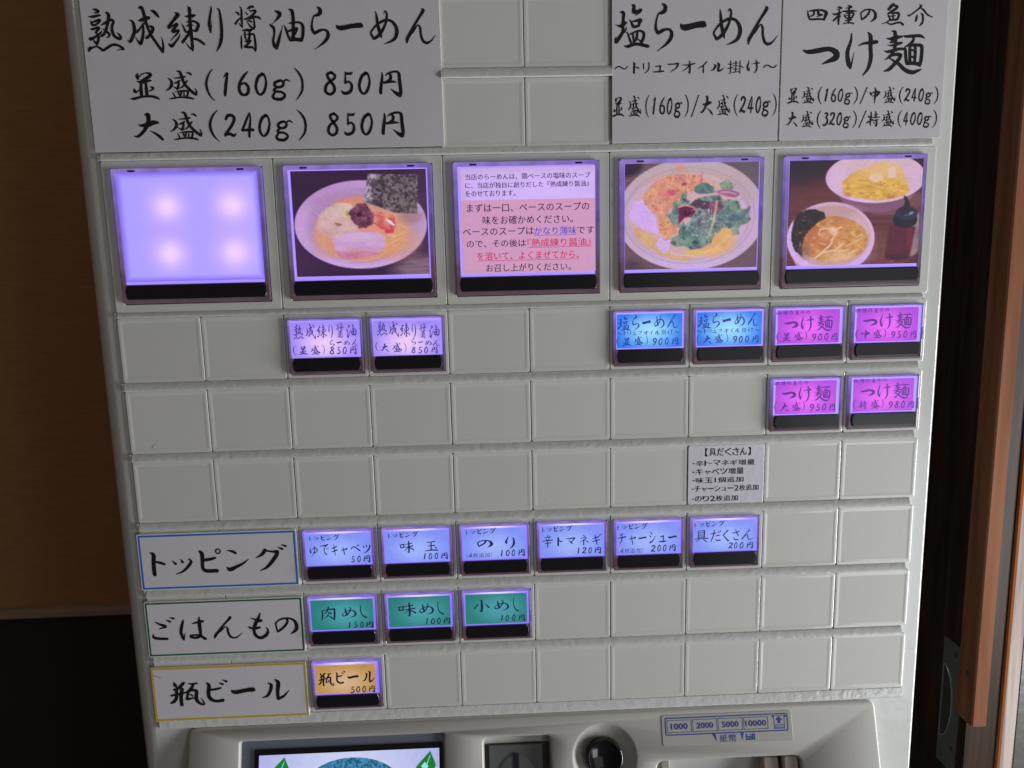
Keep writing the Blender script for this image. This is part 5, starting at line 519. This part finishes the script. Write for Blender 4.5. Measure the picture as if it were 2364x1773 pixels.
def big_button(i, pic, label, card=(3.4, 66.8, 2.2, 51.9)):
    X, Y = -200+80*i+5.0-(.9 if i == 0 else 0)*0, -69.7-.3; first = not used['b']; used['b'] = 1
    b = hb if first else hb.copy()
    if not first: COL.objects.link(b); b.parent = machine
    b.location = at(X, Y); b['label'] = label
    f = lambda x, y, z: (x/1000, z/1000, -y/1000)
    mb = MB(); mb.box(2.2, 67.8, 2.15, 53.9, -1.26, -1.16); mb.build('backlight', MT['strip'], b)
    sheet('picture_card', card[0], card[1], card[2], card[3], -1.32, pic, b, f)
    child(big_bar_me, first, b)
    for x in (8.0, 58.5):
        mb = MB(); mb.box(x, x+3.3, .75, 1.6, -1.62, -1.45); mb.build('catch_slot', MT['dark'], b)
    return b, X, Y
big_button(0, pic_plain(), 'large blank lit button with no picture, four lamps glowing through', (2.3, 68.0, 2.0, 52.6))
big_button(1, pic_ramen(), 'large button with a picture of ramen with seaweed and pork', (3.4, 67.2, 2.6, 52.0))
b2, X2, Y2 = big_button(2, pic_text(), 'large button with a text notice about the soup', (3.4, 68.2, 2.9, 52.3))
big_button(3, pic_salad(), 'large button with a picture of salt ramen topped with salad leaves', (2.3, 67.4, 2.2, 52.4))
big_button(4, pic_tsuke(), 'large button with a picture of dipping noodles in two bowls', (2.3, 68.2, 2.2, 52.4))
f0 = lambda x, y, z: (x/1000, z/1000, -y/1000)
for k, nm, im in ((0, 'lettering', 'ink_d'), (1, 'blue_lettering', 'ink_b'), (2, 'red_lettering', 'ink_r')):
    lettering(nm, [t_[:5] for t_ in TX['G2'] if t_[5] == k], MT[im], b2, -1.36, f0, -X2, -Y2, bold=.045)
for t_ in TX['G2']:
    if t_[5]:
        mb = MB(f0); (ax, ay), (bx, by) = lift(t_[1], t_[4], -1.36), lift(t_[3], t_[4], -1.36); mb.box(ax-X2, bx-X2, ay-Y2+.15, ay-Y2+.38, -1.37, -1.33); mb.build('underline', MT['ink_b' if t_[5] == 1 else 'ink_r'], b2)

# ------------------------------------------------------------------ control panel below, sloping out towards the customer
KS = .33; CA, SA = 1/math.hypot(1, KS), KS/math.hypot(1, KS)
def pb(x, s, n): v = P(x, 217+s*CA-n*-0*1 - n*SA*-1*-1, -s*SA-n*CA)-ML; return (v.x, v.y, v.z)   # n outward
g_ = lambda x, s, z: pb(x, s, -z)        # same convention as MB: smaller z is nearer the viewer
def temp(mbx): return mbx.build('cutter', MT['dark'], None)
mb = MB(g_); mb.loft([rr(-185.3, 185, 0, 150, (5, 2, 2, 5), 60, 6), rr(-185.3, 185, 0, 150, (5, 2, 2, 5), 1.2, 6), rr(-184.95, 184.65, .35, 149.6, (4.7, 2, 2, 4.7), .35, 6), rr(-184.1, 183.8, 1.2, 148.8, (4, 2, 2, 4), 0, 6)], True, True)
body = mb.build('control_panel', MT['bezel'], machine)
cut = []
def cutter(rings):
    m2 = MB(g_); m2.loft(rings, True, True); o = m2.build('cutter', MT['bezel'], machine); cut.append(o)
cutter([rr(-157.5, -50.5, 9.0, 96, 1.2, 2.6, 4), rr(-158.2, -49.8, 8.2, 96.8, 1.6, .4, 4), rr(-160.2, -47.8, 6.2, 98.8, 2.4, -.6, 4)])
cutter([rr(-28.4, 6.2, 12.6, 60, 2.2, 9, 4), rr(-29.2, 7.0, 11.8, 60.8, 2.6, .6, 4), rr(-31.0, 8.8, 9.6, 62.6, 3.8, -.6, 4)])
cutter([rr(64.0, 141.0, 28.2, 90, 3.5, 24, 4), rr(63.4, 141.6, 27.4, 90.6, 4, .6, 4), rr(61.2, 143.8, 25.0, 93, 6, -.6, 4)])
m2 = MB(g_); rg = []
for k in range(1, 14):
    a = k/14*PI/2*.86; R0 = 28.5; rg.append([(35.6+R0*math.sin(a)*math.cos(q), 24.2+R0*math.sin(a)*math.sin(q), -22.5+R0*math.cos(a)) for q in np.linspace(0, 2*PI, 41)[:-1]])
m2.loft(rg[::-1], True, True); o = m2.build('cutter', MT['bezel'], machine, smooth=False); cut.append(o)
bpy.context.view_layer.update()
for o in cut:
    md = body.modifiers.new('b', 'BOOLEAN'); md.operation = 'DIFFERENCE'; md.solver = 'EXACT'; md.object = o
bv = body.modifiers.new('v', 'BEVEL'); bv.width = .0005; bv.segments = 2; bv.limit_method = 'ANGLE'; bv.angle_limit = math.radians(35)
me = bpy.data.meshes.new_from_object(body.evaluated_get(bpy.context.evaluated_depsgraph_get()))
body.modifiers.clear(); body.data = me
me.polygons.foreach_set('use_smooth', [p_.area < 8e-6 for p_ in me.polygons])
try: me.set_sharp_from_angle(angle=math.radians(32))
except Exception: pass
for o in cut: bpy.data.objects.remove(o)
MT['glassband'] = mat('reflection_grey_surround', (0.17, 0.19, 0.24), 0.12, 0.7)  # blue-grey base colour imitates a reflection in the glass round the display
MT['gun'] = mat('dark_grey_plastic', (0.055, 0.06, 0.058), 0.35, 0.5, noise=(30, .15)); MT['gun2'] = mat('grey_plastic_insert', (0.13, 0.14, 0.135), 0.4, noise=(40, .1))
MT['brown'] = mat('smoked_bill_mouth', (0.16, 0.13, 0.10), 0.4, noise=(40, .2)); MT['knob'] = mat('black_gloss_knob', (0.008, 0.008, 0.009), 0.12, 0.6)
MT['labelplate'] = mat('grey_label_plate', (0.43, 0.42, 0.40), 0.35, 0.4, noise=(20, .03))
# screen
mb = MB(g_); slab(mb, -158, -50, 8.6, 96, 2.5, 2.1, 1, .1); scr = mb.build('screen', MT['glassband'], machine)
mb = MB(g_); mb.loft([rr(-150.3, -50.9, 13.2, 92, .5, 2.1), rr(-150.3, -50.9, 13.2, 92, .5, 1.4), rr(-148.2, -52.8, 16.0, 90, .3, 1.2), rr(-148.2, -52.8, 16.0, 90, .3, 1.6)], False, False); mb.build('screen_frame', mat('black_screen_frame', (0.012, 0.012, 0.014), 0.25), scr)
MT['lcd'] = glow_card('lcd_white', (206, 212, 246), (176, 180, 232), (.02,)*3, .5, .9, .15)
mb = MB(g_); mb.loft([rr(-148.2, -52.8, 16, 90, .3, 1.75), rr(-148.1, -52.9, 16.1, 89.9, .3, 1.6)], False, True); mb.build('display', MT['lcd'], scr)
MT['pond'] = mat('lcd_teal_speckle', (.02,)*3, .2); nt = MT['pond'].node_tree; nz = nt.nodes.new('ShaderNodeTexNoise'); nz.inputs['Scale'].default_value = 700
tcn = nt.nodes.new('ShaderNodeTexCoord'); nt.links.new(tcn.outputs['Object'], nz.inputs['Vector']); rp = nt.nodes.new('ShaderNodeValToRGB')
rp.color_ramp.elements[0].position = .4; rp.color_ramp.elements[0].color = (*lin((34, 84, 112)), 1); rp.color_ramp.elements[1].position = .6; rp.color_ramp.elements[1].color = (*lin((66, 140, 186)), 1)
nt.links.new(nz.outputs[0], rp.inputs[0]); nt.links.new(rp.outputs[0], nt.nodes['Principled BSDF'].inputs['Emission Color']); nt.nodes['Principled BSDF'].inputs['Emission Strength'].default_value = 1
mb = MB(g_); mb.flat = True; mb.add([(-99+26*math.cos(a), 34+15*math.sin(a), 1.55) for a in np.linspace(0, 2*PI, 48)[:-1]], [tuple(range(47))]); mb.build('screen_graphic', MT['pond'], scr)
for x in (-134.8, -57.6):
    mb = MB(g_); mb.flat = True; s_ = 17.4; mb.add([(x, s_, 1.5), (x+3.0, s_+7, 1.5), (x-.5, s_+15, 1.5), (x-9, s_+15, 1.5), (x-7.5, s_+7.5, 1.5), (x-3.5, s_+3.4, 1.5)], [(0, 1, 2, 3, 4, 5)])
    mb.build('screen_leaf', mat('lcd_green_leaf', (.02,)*3, .2, emis=lin((16, 120, 44))), scr)
    mb = MB(g_); mb.flat = True; mb.add([(x-.2, s_+2.2, 1.45), (x+.1, s_+2.3, 1.45), (x-2.6, s_+9, 1.45), (x-3.2, s_+9, 1.45)], [(0, 1, 2, 3)]); mb.add([(x-5, s_+7.4, 1.44), (x-3, s_+5.4, 1.44), (x-1, s_+7.6, 1.44), (x-3, s_+10, 1.44)], [(0, 1, 2, 3)]); mb.build('leaf_mark', mat('lcd_pale_mark', (.02,)*3, .2, emis=lin((150, 226, 214))), scr)
# coin slot
mb = MB(g_); slab(mb, -28.8, 6.6, 12.2, 60, 8.9, 6.5, 1, .2); cs = mb.build('coin_slot', MT['gun'], machine)
mb = MB(g_); slab(mb, -26.2, 2.4, 17.2, 60, 6.5, 4.6, .6, .3); mb.build('slot_plate', MT['gun2'], cs)
mb = MB(g_); mb.loft([[(-11.6+rx*math.cos(a), 31.5+rx*math.sin(a), z) for a in np.linspace(0, 2*PI, 33)[:-1]] for rx, z in ((9.4, 4.62), (9.3, 4.3), (8.8, 4.2))], False, True); mb.build('slot_disc', MT['gun2'], cs, smooth=True)
mb = MB(g_); mb.box(-13.3, -10.3, 21.3, 42, 3.9, 4.3); mb.build('slot_opening', MT['dark'], cs)
# coin return knob
mb = MB(g_); mb.loft([[(35.6+rx*math.cos(a), 24.6+rx*math.sin(a), z) for a in np.linspace(0, 2*PI, 49)[:-1]] for rx, z in ((9.9, 6), (9.9, .2), (9.6, -.6), (9.0, -.9), (8.4, -.7), (8.2, -.5))], False, True); mb.build('return_knob', MT['knob'], machine, smooth=True)
# bill mouth
mb = MB(g_); slab(mb, 63.9, 141.1, 28, 90, 23.5, 14, 2, .4); bs = mb.build('bill_mouth', MT['brown'], machine)
mb = MB(g_); slab(mb, 67.5, 71.5, 28.2, 88, 14, 7, .6, .4); mb.build('mouth_rib', mat('warm_grey_rib', (0.33, 0.30, 0.26), .4), bs)
mb = MB(g_); slab(mb, 122.5, 131, 29, 88, 14, 5, 1.2, .8); slab(mb, 132.5, 141, 27.9, 88, 14, 2.5, 2, 1); mb.build('mouth_guide', mat('warm_grey_guide', (0.36, 0.31, 0.26), .4), bs)
# bill label
mb = MB(g_); slab(mb, 67.2, 138.2, 4.2, 19.8, .3, -.25, 1.2, .15); bl = mb.build('bill_label', MT['labelplate'], machine)
def ring(mbx, x0, x1, y0, y1, t, r, z): mbx.flat = True; mbx.loft([rr(x0, x1, y0, y1, r, z), rr(x0+t, x1-t, y0+t, y1-t, max(.01, r-t), z)], False, False)
mb = MB(g_); ring(mb, 68.9, 136.0, 5.5, 14.6, .55, 1.0, -.30)
for a, b in ((70.0, 83.4), (83.9, 97.3), (97.8, 111.2), (111.7, 125.1)): ring(mb, a, b, 6.8, 13.2, .27, .05, -.30)
for pts in (((94.2, 14.6), (96.0, 14.6), (96.6, 18.6)), ((109.8, 14.6), (111.4, 14.6), (110.4, 18.6)), ((129.2, 9.0), (131.2, 6.9), (133.2, 9.0)), ((127.3, 6.5), (128.3, 6.5), (128.3, 7.7), (127.3, 7.4)), ((134.1, 6.5), (135.1, 6.5), (135.1, 7.4), (134.1, 7.7)),
            ((130.5, 9.0), (131.9, 9.0), (131.9, 10.6), (130.5, 10.6))): mb.add([(x, y, -.31) for x, y in pts], [tuple(range(len(pts)))])
ring(mb, 128.3, 134.2, 6.5, 13.4, .3, .05, -.30)
for k in range(3): mb.add([(128.4, 11.3+.7*k, -.31), (134.1, 11.3+.7*k, -.31), (134.1, 11.55+.7*k, -.31), (128.4, 11.55+.7*k, -.31)], [(0, 1, 2, 3)])
mb.build('label_print', MT['navy'], bl)
its = [('1000', 72.1, 8.5, 81.3, 11.6), ('2000', 86.0, 8.5, 95.2, 11.6), ('5000', 99.9, 8.5, 109.1, 11.6), ('10000', 112.7, 8.5, 124.1, 11.6), ('紙', 98.4, 15.1, 102.4, 19.0), ('幣', 103.2, 15.1, 107.3, 19.0), ('bill', 112.6, 15.3, 117.4, 18.6)]
lettering('lettering', its, MT['navy'], bl, -.33, g_, lifted=False)

# ------------------------------------------------------------------ signs fixed over the tiles (things of their own)
def sign(name, label, cat, x0, x1, y0, y1, zb, zf, r, mats, lines, group=None, border=None, inset=.5, bw=1.1, rot=0):
    (x0, y0), (x1, y1) = lift(x0, y0, zf), lift(x1, y1, zf)
    root = tag(empty(name, P((x0+x1)/2, y1, zf)), label, cat, group); RL = root.location.copy()
    def f(x, y, z):
        v = P(x, y, z)-RL; return (v.x, v.y, v.z)
    mb = MB(f); slab(mb, x0, x1, y0, y1, zb, zf, r, min(.12, (zb-zf)/3), 0, 1); mb.build('sheet', mats, root)
    if border:
        mb = MB(f); ring(mb, x0+inset, x1-inset, y0+inset, y1-inset, bw, .2, zf-.03); mb.build('border', border, root)
    for nm, key in lines: lettering(nm, LN[key], MT['ink'], root, zf-.05, f)
    return root, f
pm = [MT['board_edge'], MT['paper']]; bm_ = [MT['board_edge'], MT['board']]
grp = 'paper menu headings above the large buttons'
sign('menu_sign', 'wide white menu sheet for aged soy sauce ramen, above the blank lit button', 'menu sign', -201.5, -38.6, -190, -77.8, -.05, -.45, .4, pm, (('headline', 'h1a'), ('price_line', 'h1b'), ('price_line', 'h1c')), grp)
sign('menu_sign', 'narrow white menu sheet for salt ramen with truffle oil, above the salad picture', 'menu sign', 41.4, 121.3, -190, -77.6, -.05, -.75, .4, pm, (('headline', 'h2a'), ('subtitle', 'h2b'), ('size_line', 'h2c')), grp)
sign('menu_sign', 'white menu sheet for four seafood dipping noodles, at the upper right corner', 'menu sign', 122.1, 201.2, -190, -77.4, -.05, -.5, .8, pm, (('subtitle', 'h3a'), ('headline', 'h3b'), ('size_line', 'h3c'), ('size_line', 'h3d')), grp)
g2 = 'category boards beside the lower rows'
sign('category_sign', 'blue bordered white topping board left of the pale blue buttons', 'category sign', -201.8, -121.3, 109.3, 139.6, .2, -.9, 1.0, bm_, (('headline', 'c1'),), g2, MT['blue'], .7, .95)
sign('category_sign', 'green bordered white rice dishes board left of the green buttons', 'category sign', -201.7, -120.6, 145.8, 176.4, .2, -.9, .8, bm_, (('headline', 'c2'),), g2, MT['green'], .6, .85)
sr, sf = sign('category_sign', 'yellow bordered white bottled beer board, lowest of the three', 'category sign', -201.9, -121.2, 182.3, 212.9, .2, -.9, .4, bm_, (('headline', 'c3'),), g2, MT['yellow'], .25, 1.05)
mb = MB(sf); mb.flat = True; mb.add([(-200.4, 185.9, -.98), (-196.2, 187.5, -.98), (-196.3, 187.7, -.98), (-200.5, 186.1, -.98)], [(0, 1, 2, 3)]); mb.build('scratch', MT['ink'], sr)
nr, nf = sign('notice_label', 'small handwritten style white label listing extra toppings, under the cyan buttons', 'label', 80.4, 119.7, 72.3, 102.8, -.02, -.25, 1.2, [MT['board_edge'], mat('wrinkled_label_film', (0.63, 0.62, 0.68), 0.22, 0.5, bump=(70, .22, .002))], ())
lettering('lettering', cells(TX['note']), MT['ink'], nr, -.32, nf, bold=.03, font=True)

# small marks: specks and scratches on the white plastic
mb = MB(mp); mb.flat = True
def speck(x, y, r, z=-.02): mb.add([(x+r*math.cos(a), y+r*.8*math.sin(a), z) for a in np.linspace(0, 2*PI, 7)[:-1]], [tuple(range(6))])
for i in range(70): speck(random.uniform(-199, 199), random.choice([random.uniform(0, 212), random.uniform(-72, -70)]), random.uniform(.08, .2))
for x, y, dx, dy in ((-190, 65.3, 2.6, -3.0), (-163, 73.8, 1.6, .3), (118, 33.2, 1.5, -.3), (203.8, 189, 2, .6), (-12, -74.9, 2.2, 0.1), (160, 151, 1.2, 4)):
    z = -1.3 if 31 < y < 36 or y < -70 else (.9 if x > 201 else -.03)
    n_ = math.hypot(dx, dy); px, py = -dy/n_*.09, dx/n_*.09; mb.add([(x, y, z), (x+dx*.5+px, y+dy*.5+py, z), (x+dx, y+dy, z), (x+dx*.5-px, y+dy*.5-py, z)], [(0, 1, 2, 3)])
mb.build('surface_marks', mat('grime_marks', (0.10, 0.09, 0.08), .6), machine)['kind'] = 'stuff'

# ------------------------------------------------------------------ surroundings
def wood(name, c1, c2, scale, rough=.5, axis=(1, 1, .06), bumpd=.0006):
    m = mat(name, c1, rough, .12); nt = m.node_tree; b = nt.nodes['Principled BSDF']; tc = nt.nodes.new('ShaderNodeTexCoord'); mpn = nt.nodes.new('ShaderNodeMapping')
    mpn.inputs['Scale'].default_value = axis; nt.links.new(tc.outputs['Object'], mpn.inputs[0]); n = nt.nodes.new('ShaderNodeTexNoise'); n.inputs['Scale'].default_value = scale; n.inputs['Detail'].default_value = 8; n.inputs['Distortion'].default_value = .6
    nt.links.new(mpn.outputs[0], n.inputs['Vector']); r = nt.nodes.new('ShaderNodeValToRGB'); r.color_ramp.elements[0].position = .35; r.color_ramp.elements[0].color = (*c1, 1); r.color_ramp.elements[1].position = .65; r.color_ramp.elements[1].color = (*c2, 1)
    nt.links.new(n.outputs[0], r.inputs[0]); nt.links.new(r.outputs[0], b.inputs['Base Color']); bp = nt.nodes.new('ShaderNodeBump'); bp.inputs['Distance'].default_value = bumpd; bp.inputs['Strength'].default_value = .6
    nt.links.new(n.outputs[0], bp.inputs['Height']); nt.links.new(bp.outputs[0], b.inputs['Normal']); return m
WZ = 300
def world(x, y, z): return tuple(P(x, y, z))
wallm = wood('tan_wall_paper', (0.36, 0.19, 0.08), (0.40, 0.215, 0.095), 420, .6, (.10, 1, 1), .0002)
yw = 282.1
def wall_box(name, x0, x1, y0, y1, z0, z1, m, **kw):
    mb = MB(world); mb.box(x0, x1, y0, y1, z0, z1); return tag(mb.build(name, m), **kw)
wall_box('wall', -1800, 120, -1100, yw, WZ, WZ+60, wallm, kind='structure')
mb = MB(world); mb.loft([[(x, y, z) for y, z in ((yw-1, WZ+2), (yw+.5, WZ-5), (yw+3, WZ-8), (yw+7.5, WZ-8), (yw+9.5, WZ-5), (yw+9.5, WZ+2))] for x in (-1800, 120)], True, True)
tag(mb.build('wall_trim', mat('dull_wall_trim', (0.34, 0.24, 0.16), .5, noise=(30, .1))), kind='structure')
wall_box('lower_wall', -1800, 120, yw+9.5, 1450, WZ+3, WZ+60, mat('black_wainscot', (0.022, 0.018, 0.016), .6, noise=(20, .3)), kind='structure')
wall_box('back_wall', 120, 1600, -1100, 1450, 1100, 1150, mat('dark_back_wall', (0.018, 0.014, 0.011), .8), kind='structure')
wall_box('floor', -1800, 1800, 1450, 1480, -1800, 1150, mat('dark_floor', (0.05, 0.045, 0.04), .5, noise=(6, .2)), kind='structure')
# sliding door, seen edge-on to the right: face at x=554
DX = 554
door = tag(empty('sliding_door', P(DX+15, 1450, 760)), 'dark brown sliding door with a wooden batten and metal finger pull, right of the machine', 'door'); DL = door.location.copy()
def dm(x, y, z): v = P(x, y, z)-DL; return (v.x, v.y, v.z)
darkwood = wood('dark_door_wood', (0.016, 0.010, 0.007), (0.035, 0.020, 0.013), 90, .45, (1, 1, .05))
mb = MB(dm); mb.box(DX, DX+44, -1000, 1448, 451, 1095); mb.build('door_leaf', darkwood, door)
red = wood('red_brown_batten_wood', (0.11, 0.042, 0.020), (0.17, 0.072, 0.036), 70, .75, (1, 1, .05))
mb = MB(dm); mb.loft([[(x, y, z) for x, z in ((539, 450.8), (539, 422), (540.5, 420.3), (556, 420.3), (557.4, 422), (557.4, 450.8))] for y in (-900, 531.5)], True, True); bat = mb.build('batten', red, door)
def disc(mbx, cx, cy, cz, r, axis, n=18, h=.8):
    R_ = []
    for rr_, d in ((r, 0), (r, h), (r*.8, h*1.3)): R_.append([((cx-d, cy+rr_*math.sin(a), cz+rr_*math.cos(a)) if axis == 'x' else (cx+rr_*math.cos(a), cy+rr_*math.sin(a), cz-d)) for a in np.linspace(0, 2*PI, n+1)[:-1]])
    mbx.loft(R_, False, True)
steel = mat('dull_steel', (0.20, 0.20, 0.19), .42, .5, .7, noise=(60, .2)); sc_m = mat('screw_steel', (0.12, 0.10, 0.09), .4, .5, .7)
mb = MB(dm); disc(mb, 539, 471, 434, 3.8, 'x'); mb.build('screw', sc_m, bat)
mb = MB(dm); mb.loft([[(x, y, z) for y, z in ((459.5, 466), (459.5, 503), (630, 503), (630, 466))] for x in (DX+.5, DX-1.2)], False, True); pl = mb.build('pull_plate', steel, door)
mb = MB(dm); mb.loft([[(x, 545+(49-i)*math.sin(a), 500-i*.4-(19.5-i)*math.cos(a)) for a in np.linspace(-PI/2, PI/2, 25)] for x, i in ((DX-1.2, -1.2), (DX-2.0, -.6), (DX-1.3, 0))], False, True, 0, 1); mb.build('finger_recess', [mat('bright_steel_rim', (.4, .4, .38), .3, .5, .8), mat('recess_steel', (0.06, 0.065, 0.06), .35, .5, .5)], pl)
for y, z in ((472, 478), (598, 474)): mb = MB(dm); disc(mb, DX-1.2, y, z, 3.4, 'x'); mb.build('screw', sc_m, pl)
# door jamb: weathered grey timber with an orange worn edge, then a metal strip
jamb = tag(empty('door_jamb', P(610, 1450, 470)), 'weathered grey wooden door jamb with an orange worn edge, far right', 'door jamb'); JL = jamb.location.copy()
def jm(x, y, z): v = P(x, y, z)-JL; return (v.x, v.y, v.z)
grey = wood('weathered_grey_wood', (0.17, 0.135, 0.12), (0.36, 0.30, 0.27), 110, .7, (1, 1, .04), .001)
mb = MB(jm); mb.box(596.6, 612.2, -1000, 1449, 446, 500); mb.build('jamb_post', grey, jamb)
mb = MB(jm); mb.loft([[(x, y, z) for x, z in ((593.6, 450.6), (594.2, 447.0), (596.5, 445.6), (596.5, 450.6))] for y in (-1000, 1449)], True, True); mb.build('worn_edge', wood('orange_worn_wood', (0.30, 0.10, 0.03), (0.48, 0.19, 0.06), 60, .5), jamb)
mb = MB(jm); mb.loft([[(x, y, z) for x, z in ((615.5, 520), (615.5, 452), (617, 450), (780, 450), (780, 520))] for y in (-1000, 1449)], True, True); mb.build('metal_strip', mat('pale_green_metal', (0.07, 0.07, 0.058), .35, .5, .2, noise=(14, .2), bump=(90, .2, .002)), jamb)
